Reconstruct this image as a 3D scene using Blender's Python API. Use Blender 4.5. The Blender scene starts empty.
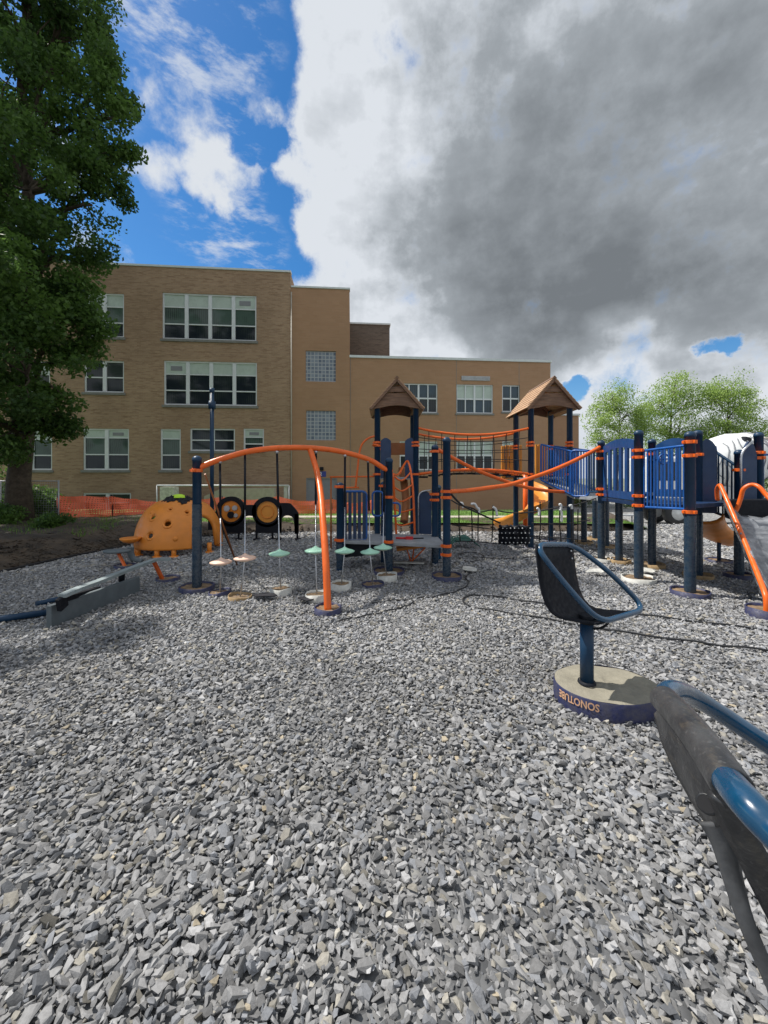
import bpy, bmesh, math, random
import numpy as np
from mathutils import Vector, Matrix

random.seed(7)
rng = np.random.default_rng(11)
R = math.radians
sc = bpy.context.scene
COL = sc.collection

# ------------------------------------------------------------------ camera
CH, HZ, FP = 1.5, 478.0, 390.0
cam_d = bpy.data.cameras.new('camera'); cam = bpy.data.objects.new('camera', cam_d)
COL.objects.link(cam); sc.camera = cam
cam.location = (0, 0, CH); cam.rotation_euler = (R(90), 0, 0)
cam_d.sensor_fit = 'VERTICAL'; cam_d.sensor_height = 36.0; cam_d.sensor_width = 27.0
cam_d.lens = 36.0 * FP / 1024.0; cam_d.shift_y = -(512 - HZ) / 1024.0
cam_d.clip_start = 0.05; cam_d.clip_end = 3000

sc.view_settings.view_transform = 'Standard'; sc.view_settings.look = 'None'
sc.view_settings.gamma = 1.0; sc.view_settings.exposure = 0.38
sc.view_settings.use_curve_mapping = False

def D(px, py, d):
    return Vector(((px - 384) / FP * d, d, CH - (py - HZ) * d / FP))
def G(px, py, z=0.0):
    d = (CH - z) * FP / (py - HZ)
    return Vector(((px - 384) / FP * d, d, z))

# ------------------------------------------------------------------ sun and sky
SUN_AZ = R(73)      # measured from +Y towards -X
SUN_EL = R(57)
sdir = Vector((-math.sin(SUN_AZ) * math.cos(SUN_EL), math.cos(SUN_AZ) * math.cos(SUN_EL), math.sin(SUN_EL)))
sl = bpy.data.lights.new('sun', 'SUN'); sl.energy = 4.5; sl.angle = R(0.53); sl.color = (1.0, 0.95, 0.87)
so = bpy.data.objects.new('sun', sl); COL.objects.link(so)
so.rotation_euler = (-sdir).to_track_quat('-Z', 'Y').to_euler(); so.location = (-20, 8, 30)

world = bpy.data.worlds.new('World'); sc.world = world; world.use_nodes = True
nt = world.node_tree; nt.nodes.clear()
class N:
    def __init__(s, tree): s.t = tree
    def n(s, typ, **kw):
        o = s.t.nodes.new(typ)
        for k, v in kw.items(): setattr(o, k, v)
        return o
    def l(s, a, b): s.t.links.new(a, b)
    def put(s, sock, v):
        if hasattr(v, 'is_output'): s.l(v, sock)
        else: sock.default_value = v
    def math(s, op, a, b=0.0, c=None, clamp=False):
        o = s.n('ShaderNodeMath', operation=op); o.use_clamp = clamp
        s.put(o.inputs[0], a); s.put(o.inputs[1], b)
        if c is not None: s.put(o.inputs[2], c)
        return o.outputs[0]
    def vmath(s, op, a, b=None, scale=None):
        o = s.n('ShaderNodeVectorMath', operation=op)
        s.put(o.inputs[0], a)
        if b is not None: s.put(o.inputs[1], b)
        if scale is not None: s.put(o.inputs['Scale'], scale)
        return o.outputs['Value'] if op in ('DOT_PRODUCT', 'LENGTH') else o.outputs[0]
    def ss(s, v, a, b, lo=0.0, hi=1.0):
        o = s.n('ShaderNodeMapRange', interpolation_type='SMOOTHSTEP')
        s.put(o.inputs['Value'], v); o.inputs['From Min'].default_value = a; o.inputs['From Max'].default_value = b
        o.inputs['To Min'].default_value = lo; o.inputs['To Max'].default_value = hi
        return o.outputs[0]
    def noise(s, vec, scale, detail=4, rough=0.55, dist=0.0, out='Fac'):
        o = s.n('ShaderNodeTexNoise'); 
        if vec is not None: s.l(vec, o.inputs['Vector'])
        o.inputs['Scale'].default_value = scale; o.inputs['Detail'].default_value = detail
        o.inputs['Roughness'].default_value = rough; o.inputs['Distortion'].default_value = dist
        return o.outputs[out]
    def mix(s, f, a, b, typ='MIX'):
        o = s.n('ShaderNodeMix', data_type='RGBA', blend_type=typ)
        s.put(o.inputs[0], f)
        for k, v in ((6, a), (7, b)):
            if hasattr(v, 'is_output'): s.l(v, o.inputs[k])
            else: o.inputs[k].default_value = (*v[:3], 1)
        return o.outputs[2]
    def ramp(s, f, stops):
        o = s.n('ShaderNodeValToRGB'); s.l(f, o.inputs[0])
        el = o.color_ramp.elements
        while len(el) < len(stops): el.new(0.5)
        for e, (p, c) in zip(el, stops): e.position = p; e.color = (*c[:3], 1)
        return o.outputs[0]

w = N(nt)
tc = w.n('ShaderNodeTexCoord'); dirn = w.vmath('NORMALIZE', tc.outputs['Generated'])
sky = w.n('ShaderNodeTexSky', sky_type='NISHITA'); sky.sun_disc = False
sky.sun_elevation = SUN_EL; sky.sun_rotation = -SUN_AZ
sky.air_density = 1.0; sky.dust_density = 0.3; sky.ozone_density = 2.0
hs = w.n('ShaderNodeHueSaturation'); hs.inputs['Saturation'].default_value = 1.38
w.l(sky.outputs[0], hs.inputs['Color'])
skyc = w.vmath('SCALE', hs.outputs[0], scale=0.105)
# domain warps: a broad one for the grey body, a fine one so that cloud edges are ragged
def warped(sc_, det, amp, sc2=0, amp2=0):
    v = w.vmath('SCALE', w.vmath('SUBTRACT', w.noise(dirn, sc_, det, 0.55, 0.0, 'Color'), (0.5, 0.5, 0.5)), scale=amp)
    v = w.vmath('ADD', dirn, v)
    if sc2: v = w.vmath('ADD', v, w.vmath('SCALE', w.vmath('SUBTRACT', w.noise(dirn, sc2, 8, 0.62, 0.0, 'Color'), (0.5, 0.5, 0.5)), scale=amp2))
    return w.vmath('NORMALIZE', v)
wedge = warped(4.0, 2, 0.16, 13.0, 0.10)
wsoft = warped(2.6, 2, 0.30)
def pdir(px, py):
    return Vector(((px - 384) / FP, 1.0, (HZ - py) / FP)).normalized()
def blob(px, py, rad, soft=0.55, wv=None):
    dp = w.vmath('DOT_PRODUCT', wv or wedge, tuple(pdir(px, py)))
    return w.ss(dp, math.cos(R(rad * (1 + soft))), math.cos(R(rad * max(0.0, 1 - soft * .8))))
def sblob(px, py, rad, soft=.9): return blob(px, py, rad, soft, wsoft)
def vmax(lst):
    o = lst[0]
    for b in lst[1:]: o = w.math('MAXIMUM', o, b)
    return o
def vsum(lst):
    o = lst[0]
    for b in lst[1:]: o = w.math('ADD', o, b)
    return o
hole = vmax([blob(192, 35, 8.0), blob(150, 235, 9), blob(245, 232, 6.5), blob(250, 130, 4.0), blob(225, 262, 8), blob(70, 120, 10), blob(30, 10, 12), blob(140, 80, 4),
             blob(-250, 100, 18), w.math('MULTIPLY', blob(722, 349, .7, 1.5), .62), w.math('MULTIPLY', blob(577, 397, .8, 1.5), .7), blob(-900, -300, 25)])
puff = vmax([blob(172, 108, 3.2, .8), blob(200, 160, 3.2, .8), blob(238, 185, 2.6, .8), blob(150, 160, 2.0, .9), blob(256, 90, 2.2, .8), blob(110, 248, 2.4, 1.0), blob(60, 150, 3, .8), blob(-60, 200, 6)])
wisp = vmax([blob(160, 30, 3.6, 1.2), blob(215, 20, 3.0, 1.2), blob(235, 130, 2.5, 1.2), blob(250, 250, 3.0, 1.2), blob(190, 215, 2.5, 1.2)])
fb = w.noise(dirn, 8.0, 12, 0.62)
mp_ = w.n('ShaderNodeMapping'); w.l(dirn, mp_.inputs[0]); mp_.inputs['Scale'].default_value = (1.0, 1.0, 2.6)
fb2 = w.noise(mp_.outputs[0], 2.9, 8, 0.54)
mp3 = w.n('ShaderNodeMapping'); w.l(dirn, mp3.inputs[0]); mp3.inputs['Rotation'].default_value = (0.0, 0.6, 0.3); mp3.inputs['Scale'].default_value = (1.0, 1.0, 3.2)
fb3 = w.noise(mp3.outputs[0], 9.0, 9, 0.66)
fld = w.math('ADD', w.math('SUBTRACT', 0.95, w.math('MULTIPLY', hole, 1.08)), w.math('MULTIPLY', puff, 0.66))
fld = w.math('ADD', fld, w.math('MULTIPLY', w.math('SUBTRACT', fb, 0.5), 1.9))
thick = w.ss(fld, 0.30, 0.84)
thin = w.math('MULTIPLY', w.math('MULTIPLY', w.ss(fb3, 0.47, 0.70), wisp), 0.75)
mask = w.math('MAXIMUM', thick, thin)
grey = vsum([w.math('MULTIPLY', sblob(620, 250, 15), .55), w.math('MULTIPLY', sblob(480, 320, 9), .30), w.math('MULTIPLY', sblob(640, 320, 8), .28), w.math('MULTIPLY', sblob(560, 60, 20), .38), w.math('MULTIPLY', sblob(900, -200, 40, .6), .45), w.math('MULTIPLY', sblob(440, 200, 10), .14)])
bright = vmax([sblob(300, 150, 8.5), sblob(320, 0, 8), sblob(700, 396, 6, .7), sblob(610, 418, 5, .8), sblob(625, 335, 2.2, 1.0), sblob(430, 352, 2.6, .9)])
g = w.math('ADD', w.math('MULTIPLY', grey, 0.47), w.math('MULTIPLY', w.math('SUBTRACT', fb2, 0.5), 1.3))
g = w.math('SUBTRACT', g, w.math('MULTIPLY', bright, 0.36))
g = w.math('ADD', g, w.math('MULTIPLY', w.math('SUBTRACT', fb, 0.5), 0.42))
g = w.math('ADD', g, w.ss(fld, 0.45, 1.2, -0.22, 0.06))
g = w.math('ADD', g, 0.04, clamp=True)
ccol = w.ramp(g, [(0.0, (0.56, 0.59, 0.63)), (0.22, (0.42, 0.45, 0.485)), (0.45, (0.27, 0.295, 0.32)), (0.7, (0.205, 0.225, 0.245)), (1.0, (0.14, 0.155, 0.17))])
up = w.n('ShaderNodeSeparateXYZ'); w.l(dirn, up.inputs[0])
haze = w.ss(up.outputs[2], 0.0, 0.16, 0.6, 0.0)
ccol = w.mix(haze, ccol, (0.42, 0.47, 0.52))
colr = w.mix(mask, skyc, ccol)
bg = w.n('ShaderNodeBackground'); w.l(colr, bg.inputs[0]); bg.inputs[1].default_value = 1.0
ow = w.n('ShaderNodeOutputWorld'); w.l(bg.outputs[0], ow.inputs[0])

# ------------------------------------------------------------------ materials
def mat(name, col, rough=0.5, metal=0.0, var=0.0, vscale=6.0, bump=0.0, bscale=30.0, col2=None, spec=0.5, coat=0.0):
    m = bpy.data.materials.new(name); m.use_nodes = True
    k = N(m.node_tree); b = m.node_tree.nodes['Principled BSDF']
    b.inputs['Roughness'].default_value = rough; b.inputs['Metallic'].default_value = metal
    b.inputs['Specular IOR Level'].default_value = spec
    b.inputs['Coat Weight'].default_value = coat
    b.inputs['Base Color'].default_value = (*col, 1)
    t = k.n('ShaderNodeTexCoord').outputs['Object']
    if var > 0 or col2:
        f = k.ss(k.noise(t, vscale, 6, 0.6), 0.3, 0.7)
        c2 = col2 or tuple(c * (1 - var) for c in col)
        k.l(k.mix(f, c2, col), b.inputs['Base Color'])
        k.l(k.ss(k.noise(t, vscale * 2.3, 4), 0.3, 0.7, max(0.02, rough - 0.1), min(1, rough + 0.12)), b.inputs['Roughness'])
    if bump > 0:
        bn = k.n('ShaderNodeBump'); bn.inputs['Strength'].default_value = bump; bn.inputs['Distance'].default_value = 0.02
        k.l(k.noise(t, bscale, 4), bn.inputs['Height']); k.l(bn.outputs[0], b.inputs['Normal'])
    return m

M = {}
M['navy'] = mat('navy_paint', (0.010, 0.040, 0.090), 0.42, var=0.15, vscale=9, spec=.35)
M['wrap'] = mat('scuffed_film_on_post', (0.012, 0.034, 0.066), 0.26, col2=(0.04, 0.056, 0.074), vscale=11, bump=.25, bscale=14)
M['navyplastic'] = mat('navy_plastic', (0.008, 0.034, 0.10), 0.42, var=0.2, vscale=5, bump=.05, bscale=300)
M['bluepanel'] = mat('blue_plastic', (0.010, 0.062, 0.20), 0.4, var=0.2)
M['blue'] = mat('bright_blue_paint', (0.010, 0.095, 0.36), 0.35, var=0.15)
M['teal'] = mat('teal_blue_gloss', (0.004, 0.052, 0.118), 0.24, var=0.2, vscale=20, coat=.5)
M['orange'] = mat('orange_paint', (0.80, 0.135, 0.012), 0.35, var=0.15, vscale=5)
M['orangep'] = mat('orange_plastic', (0.76, 0.255, 0.032), 0.45, var=0.16, vscale=4, bump=.04, bscale=200)
M['yelloworange'] = mat('yellow_orange_plastic', (0.72, 0.29, 0.04), 0.42, var=0.12, vscale=3)
M['brownplastic'] = mat('brown_orange_plastic', (0.34, 0.115, 0.03), 0.5, var=0.2)
M['black'] = mat('black_plastic', (0.008, 0.010, 0.016), 0.6, var=0.3, vscale=14, spec=.22)
M['rubber'] = mat('black_rubber', (0.022, 0.023, 0.026), 0.42, var=0.4, vscale=12, bump=.12, bscale=60)
M['strap'] = mat('sheen_grey_rubber', (0.10, 0.103, 0.108), 0.42, var=0.5, vscale=16, bump=.1, bscale=40)  # black rubber painted lighter grey to stand for its sheen
M['rubdirt'] = mat('dusty_rubber', (0.022, 0.023, 0.026), 0.36, var=0.35, vscale=11, bump=.14, bscale=50)
_k = N(M['rubdirt'].node_tree); _b = M['rubdirt'].node_tree.nodes['Principled BSDF']; _t = _k.n('ShaderNodeTexCoord').outputs['Object']
_mp = _k.n('ShaderNodeMapping'); _k.l(_t, _mp.inputs[0]); _mp.inputs['Scale'].default_value = (6, 2.2, 6)
_f = _k.ss(_k.noise(_mp.outputs[0], 5, 8, .7), .56, .72, 0, .3)
_sc = _k.ss(_k.noise(_t, 90, 3, .6), .60, .68, 0, .35)
_k.l(_k.mix(_sc, _k.mix(_f, _k.mix(_k.ss(_k.noise(_t, 9, 5), .35, .7), (0.018, 0.019, 0.022), (0.05, 0.051, 0.053)), (0.17, 0.14, 0.10)), (0.12, 0.12, 0.12)), _b.inputs['Base Color'])
M['rope'] = mat('dark_rope', (0.02, 0.02, 0.022), 0.8)
M['steel'] = mat('steel', (0.55, 0.57, 0.6), 0.35, 0.9, var=0.2, vscale=20)
M['galv'] = mat('galvanised', (0.5, 0.52, 0.54), 0.5, 0.4, var=0.2)
M['greydeck'] = mat('grey_deck', (0.30, 0.32, 0.34), 0.55, var=0.25, vscale=7, bump=.1, bscale=80)
M['composite'] = mat('grey_composite', (0.115, 0.14, 0.155), 0.62, var=0.2, vscale=6, bump=.12, bscale=40)
M['lightcomp'] = mat('light_grey_composite', (0.27, 0.32, 0.33), 0.5, var=0.2, vscale=7)
M['mint'] = mat('mint_plastic', (0.40, 0.70, 0.53), 0.5, var=0.1)
M['salmon'] = mat('salmon_plastic', (0.82, 0.56, 0.43), 0.5, var=0.1)
M['cream'] = mat('cream_plastic', (0.72, 0.66, 0.55), 0.6)
M['cardblue'] = mat('printed_blue_cardboard', (0.016, 0.022, 0.085), 0.6, col2=(0.05, 0.05, 0.08), vscale=22, bump=.2, bscale=30)
M['cardtan'] = mat('tan_cardboard', (0.36, 0.25, 0.13), 0.85, var=0.35, vscale=18)
M['cardwhite'] = mat('white_cardboard', (0.62, 0.62, 0.58), 0.7, var=0.35, vscale=10)
M['fill'] = mat('concrete_and_dirt_fill', (0.25, 0.17, 0.10), 0.95, var=0.5, vscale=16, bump=.6, bscale=30)
M['concrete'] = mat('fresh_concrete', (0.27, 0.25, 0.195), 0.85, var=0.22, vscale=9, bump=.35, bscale=45)
M['white'] = mat('white_paint', (0.74, 0.76, 0.76), 0.5, var=0.12)
M['coping'] = mat('metal_coping', (0.62, 0.67, 0.68), 0.5, var=0.1)
M['sill'] = mat('stone_sill', (0.22, 0.22, 0.21), 0.8, var=0.2)
M['winframe'] = mat('window_frame', (0.66, 0.70, 0.73), 0.45, var=0.08)
M['shade'] = mat('green_window_shade', (0.46, 0.55, 0.50), 0.35, var=0.12, vscale=3)
M['greydoor'] = mat('grey_door', (0.22, 0.23, 0.25), 0.5, var=0.1)
M['bark'] = mat('bark', (0.09, 0.07, 0.05), 0.9, var=0.5, vscale=9, bump=.9, bscale=22)
M['signblue'] = mat('sign_blue', (0.02, 0.04, 0.25), 0.4)
M['red'] = mat('red_paint', (0.55, 0.02, 0.02), 0.4)
M['hivis'] = mat('hi_vis_yellow', (0.50, 0.80, 0.05), 0.7)
M['cloth'] = mat('black_cloth', (0.015, 0.015, 0.02), 0.9, bump=.6, bscale=20)
M['greenmetal'] = mat('green_metal', (0.05, 0.19, 0.15), 0.5, var=.3)
M['tan'] = mat('tan_metal', (0.42, 0.38, 0.31), 0.55, var=.15)
M['letters'] = mat('pale_orange_lettering', (0.72, 0.42, 0.25), 0.7, var=0.25, vscale=40)
M['yellowhose'] = mat('yellow_plastic', (0.62, 0.62, 0.06), 0.6)
M['tarp'] = mat('geotextile', (0.015, 0.015, 0.017), 0.9)

def glassmat(name, col, rough=0.06):
    m = mat(name, col, rough, spec=0.35); k = N(m.node_tree); b = m.node_tree.nodes['Principled BSDF']
    t = k.n('ShaderNodeTexCoord').outputs['Object']
    wv = k.n('ShaderNodeTexWave', bands_direction='X'); wv.inputs['Scale'].default_value = 3.2; wv.inputs['Distortion'].default_value = 1.5
    k.l(t, wv.inputs[0])
    f = k.math('MULTIPLY', wv.outputs['Fac'], k.ss(k.noise(t, 0.9, 3), 0.42, 0.62))
    k.l(k.mix(f, col, (0.035, 0.045, 0.045)), b.inputs['Base Color'])
    return m
M['glass'] = glassmat('window_glass', (0.016, 0.022, 0.03))
M['glassgreen'] = glassmat('blind_behind_glass', (0.075, 0.115, 0.10))
M['glassdim'] = glassmat('dim_glass', (0.035, 0.045, 0.045))
M['glassblue'] = glassmat('window_glass_pale', (0.05, 0.08, 0.11))

def glassblock():
    m = mat('glass_block', (0.2, 0.25, 0.3), 0.15); k = N(m.node_tree); b = m.node_tree.nodes['Principled BSDF']
    sp = k.n('ShaderNodeSeparateXYZ'); k.l(k.n('ShaderNodeTexCoord').outputs['Object'], sp.inputs[0])
    cb = k.n('ShaderNodeCombineXYZ'); k.l(sp.outputs[0], cb.inputs[0]); k.l(sp.outputs[2], cb.inputs[1])
    br = k.n('ShaderNodeTexBrick'); k.l(cb.outputs[0], br.inputs[0]); br.offset = 0.0
    br.inputs['Color1'].default_value = (0.07, 0.10, 0.15, 1); br.inputs['Color2'].default_value = (0.18, 0.22, 0.27, 1)
    br.inputs['Mortar'].default_value = (0.34, 0.36, 0.38, 1); br.inputs['Scale'].default_value = 1.0
    br.inputs['Mortar Size'].default_value = 0.022; br.inputs['Brick Width'].default_value = 0.2; br.inputs['Row Height'].default_value = 0.2
    k.l(br.outputs[0], b.inputs['Base Color'])
    bn = k.n('ShaderNodeBump'); bn.inputs['Strength'].default_value = .6; k.l(br.outputs['Fac'], bn.inputs['Height']); bn.invert = True
    k.l(bn.outputs[0], b.inputs['Normal'])
    return m
M['glassblock'] = glassblock()

def brick(name, c1, c2, c3, mortar, bw, rh, ms, big=0.2):
    m = bpy.data.materials.new(name); m.use_nodes = True; k = N(m.node_tree); b = m.node_tree.nodes['Principled BSDF']
    b.inputs['Roughness'].default_value = 0.88
    obj = k.n('ShaderNodeTexCoord').outputs['Object']
    sp = k.n('ShaderNodeSeparateXYZ'); k.l(obj, sp.inputs[0])
    cb = k.n('ShaderNodeCombineXYZ'); k.l(k.math('ADD', sp.outputs[0], sp.outputs[1]), cb.inputs[0]); k.l(sp.outputs[2], cb.inputs[1])
    br = k.n('ShaderNodeTexBrick'); k.l(cb.outputs[0], br.inputs[0])
    br.inputs['Color1'].default_value = (*c1, 1); br.inputs['Color2'].default_value = (*c2, 1); br.inputs['Mortar'].default_value = (*mortar, 1)
    br.inputs['Scale'].default_value = 1.0; br.inputs['Mortar Size'].default_value = ms
    br.inputs['Brick Width'].default_value = bw; br.inputs['Row Height'].default_value = rh
    # a few bricks of a third tone, streaked along the courses
    mp = k.n('ShaderNodeMapping'); k.l(cb.outputs[0], mp.inputs[0]); mp.inputs['Scale'].default_value = (1.3, 9.0, 1)
    st = k.ss(k.noise(mp.outputs[0], 1.0, 6, 0.7), 0.5, 0.66)
    c = k.mix(k.math('MULTIPLY', st, 0.7), br.outputs[0], c3)
    c = k.mix(k.ss(k.noise(obj, 0.25, 5), 0.35, 0.7, 0.0, big), c, tuple(x * .55 for x in c1))
    k.l(c, b.inputs['Base Color'])
    bn = k.n('ShaderNodeBump'); bn.inputs['Strength'].default_value = 0.4; bn.inputs['Distance'].default_value = 0.01; bn.invert = True
    k.l(br.outputs['Fac'], bn.inputs['Height']); k.l(bn.outputs[0], b.inputs['Normal'])
    return m
M['brick'] = brick('brown_mixed_brick', (0.32, 0.205, 0.125), (0.42, 0.285, 0.18), (0.20, 0.12, 0.075), (0.34, 0.27, 0.20), 0.23, 0.075, 0.008, .45)
M['tanbrick'] = brick('smooth_tan_brick', (0.36, 0.215, 0.125), (0.385, 0.235, 0.14), (0.33, 0.195, 0.112), (0.35, 0.225, 0.14), 0.4, 0.2, 0.008, .25)
M['darkbrick'] = brick('dark_brick', (0.12, 0.09, 0.07), (0.17, 0.13, 0.10), (0.08, 0.06, 0.05), (0.16, 0.14, 0.12), 0.23, 0.075, 0.008)

def woodmat(name, c, c2):
    m = mat(name, c, 0.65, var=.1); k = N(m.node_tree); b = m.node_tree.nodes['Principled BSDF']
    t = k.n('ShaderNodeTexCoord').outputs['Object']; mp = k.n('ShaderNodeMapping'); k.l(t, mp.inputs[0])
    mp.inputs['Scale'].default_value = (3, 3, 30)
    k.l(k.mix(k.ss(k.noise(mp.outputs[0], 1.5, 5), .3, .7), c2, c), b.inputs['Base Color'])
    return m
M['roofwood'] = woodmat('brown_roof_plank', (0.22, 0.125, 0.072), (0.13, 0.072, 0.045))
M['rooflight'] = woodmat('tan_roof_plank', (0.47, 0.295, 0.17), (0.35, 0.21, 0.12))

def leafmat(name, dark, light, trans=0.3):
    m = bpy.data.materials.new(name); m.use_nodes = True; k = N(m.node_tree); b = m.node_tree.nodes['Principled BSDF']
    at = k.n('ShaderNodeAttribute', attribute_name='tone')
    c = k.mix(at.outputs['Fac'], dark, light)
    k.l(c, b.inputs['Base Color']); b.inputs['Roughness'].default_value = 0.5; b.inputs['Specular IOR Level'].default_value = .35
    tr = k.n('ShaderNodeBsdfTranslucent'); k.l(k.mix(0.5, c, tuple(x * 1.3 for x in light)), tr.inputs[0])
    mx = k.n('ShaderNodeMixShader'); mx.inputs[0].default_value = trans
    k.l(b.outputs[0], mx.inputs[1]); k.l(tr.outputs[0], mx.inputs[2])
    k.l(mx.outputs[0], m.node_tree.nodes['Material Output'].inputs[0])
    return m
M['leafdark'] = leafmat('maple_leaves', (0.035, 0.078, 0.027), (0.12, 0.22, 0.045), .46)
M['leaflight'] = leafmat('young_leaves', (0.17, 0.27, 0.07), (0.34, 0.46, 0.13), .5)
M['leafbush'] = leafmat('bush_leaves', (0.05, 0.10, 0.025), (0.12, 0.20, 0.05), .3)
M['grassblade'] = leafmat('grass_blades', (0.08, 0.17, 0.03), (0.20, 0.34, 0.07), .4)

def netmat(name, col, cell, thick, alpha=1.0):
    m = bpy.data.materials.new(name); m.use_nodes = True; k = N(m.node_tree); b = m.node_tree.nodes['Principled BSDF']
    b.inputs['Base Color'].default_value = (*col, 1); b.inputs['Roughness'].default_value = .6
    sp = k.n('ShaderNodeSeparateXYZ'); k.l(k.n('ShaderNodeUVMap').outputs[0], sp.inputs[0])
    fs = []
    for i in (0, 1):
        fr = k.math('FRACT', k.math('DIVIDE', sp.outputs[i], cell))
        fs.append(k.math('LESS_THAN', fr, thick))
    f = k.math('MAXIMUM', fs[0], fs[1])
    tr = k.n('ShaderNodeBsdfTransparent'); mx = k.n('ShaderNodeMixShader')
    k.l(f, mx.inputs[0]); k.l(tr.outputs[0], mx.inputs[1]); k.l(b.outputs[0], mx.inputs[2])
    k.l(mx.outputs[0], m.node_tree.nodes['Material Output'].inputs[0])
    return m
M['orangenet'] = netmat('orange_safety_netting', (0.85, 0.17, 0.08), 0.06, 0.66)
M['chain'] = netmat('chain_link', (0.35, 0.36, 0.37), 0.07, 0.10)

def filmmat():
    m = bpy.data.materials.new('grey_plastic_film'); m.use_nodes = True; k = N(m.node_tree); b = m.node_tree.nodes['Principled BSDF']
    t = k.n('ShaderNodeTexCoord').outputs['Object']; mp = k.n('ShaderNodeMapping'); k.l(t, mp.inputs[0]); mp.inputs['Scale'].default_value = (1.2, 4, 9)
    mp.inputs['Rotation'].default_value = (0.5, 0.2, 0)
    n = k.noise(mp.outputs[0], 1.0, 4, .5, .8)
    k.l(k.ramp(n, [(0.3, (0.10, 0.11, 0.125)), (0.5, (0.17, 0.18, 0.20)), (0.62, (0.27, 0.285, 0.31)), (0.75, (0.42, 0.44, 0.47))]), b.inputs['Base Color'])
    b.inputs['Roughness'].default_value = .22
    bn = k.n('ShaderNodeBump'); bn.inputs['Strength'].default_value = .9; bn.inputs['Distance'].default_value = .05
    k.l(n, bn.inputs['Height']); k.l(bn.outputs[0], b.inputs['Normal'])
    return m
M['film'] = filmmat()

def stonemat():
    m = bpy.data.materials.new('crushed_stone'); m.use_nodes = True; k = N(m.node_tree); b = m.node_tree.nodes['Principled BSDF']
    at = k.n('ShaderNodeAttribute', attribute_name='tint')
    t = k.n('ShaderNodeTexCoord').outputs['Object']
    n = k.ss(k.noise(t, 70, 4, .65), .25, .75, .80, 1.14)
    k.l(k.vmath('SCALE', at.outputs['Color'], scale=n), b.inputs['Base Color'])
    b.inputs['Roughness'].default_value = .82; b.inputs['Specular IOR Level'].default_value = .3
    bn = k.n('ShaderNodeBump'); bn.inputs['Strength'].default_value = .35; bn.inputs['Distance'].default_value = .004
    k.l(k.noise(t, 160, 3), bn.inputs['Height']); k.l(bn.outputs[0], b.inputs['Normal'])
    return m
M['stone'] = stonemat()

def gravelmat():
    m = bpy.data.materials.new('gravel_bed'); m.use_nodes = True; k = N(m.node_tree); b = m.node_tree.nodes['Principled BSDF']
    t = k.n('ShaderNodeTexCoord').outputs['Object']
    v = k.n('ShaderNodeTexVoronoi'); v.inputs['Scale'].default_value = 24; k.l(t, v.inputs[0])
    sp = k.n('ShaderNodeSeparateColor'); k.l(v.outputs['Color'], sp.inputs[0])
    c = k.ramp(sp.outputs[0], [(0.0, (0.07, 0.073, 0.08)), (0.35, (0.17, 0.176, 0.185)), (0.75, (0.30, 0.30, 0.30)), (1.0, (0.42, 0.415, 0.39))])
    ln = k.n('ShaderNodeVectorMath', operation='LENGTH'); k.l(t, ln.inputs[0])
    c = k.mix(k.ss(ln.outputs['Value'], 5.0, 8.5, 0.6, 0.0), c, (0.07, 0.072, 0.075))  # bed darkened near the camera: painted shade for the gaps between stones
    c = k.mix(k.ss(k.noise(t, .35, 4), .45, .75, 0, .25), c, (0.18, 0.165, 0.14))
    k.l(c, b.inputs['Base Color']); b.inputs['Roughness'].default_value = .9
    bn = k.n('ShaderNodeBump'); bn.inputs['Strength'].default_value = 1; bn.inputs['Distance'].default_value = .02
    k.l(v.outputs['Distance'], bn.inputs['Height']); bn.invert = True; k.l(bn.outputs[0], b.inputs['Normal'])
    return m
M['gravel'] = gravelmat()
M['dirt'] = mat('brown_dirt', (0.095, 0.07, 0.048), 0.95, col2=(0.035, 0.028, 0.022), vscale=2.5, bump=1, bscale=9)
M['lawn'] = mat('lawn_grass', (0.14, 0.25, 0.05), 0.9, col2=(0.08, 0.15, 0.03), vscale=3, bump=.8, bscale=40)
M['far'] = mat('far_ground', (0.22, 0.21, 0.18), 0.95, col2=(0.12, 0.16, 0.07), vscale=.08)
M['sidewalk'] = mat('sidewalk_concrete', (0.42, 0.38, 0.32), 0.85, var=.15)

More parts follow.
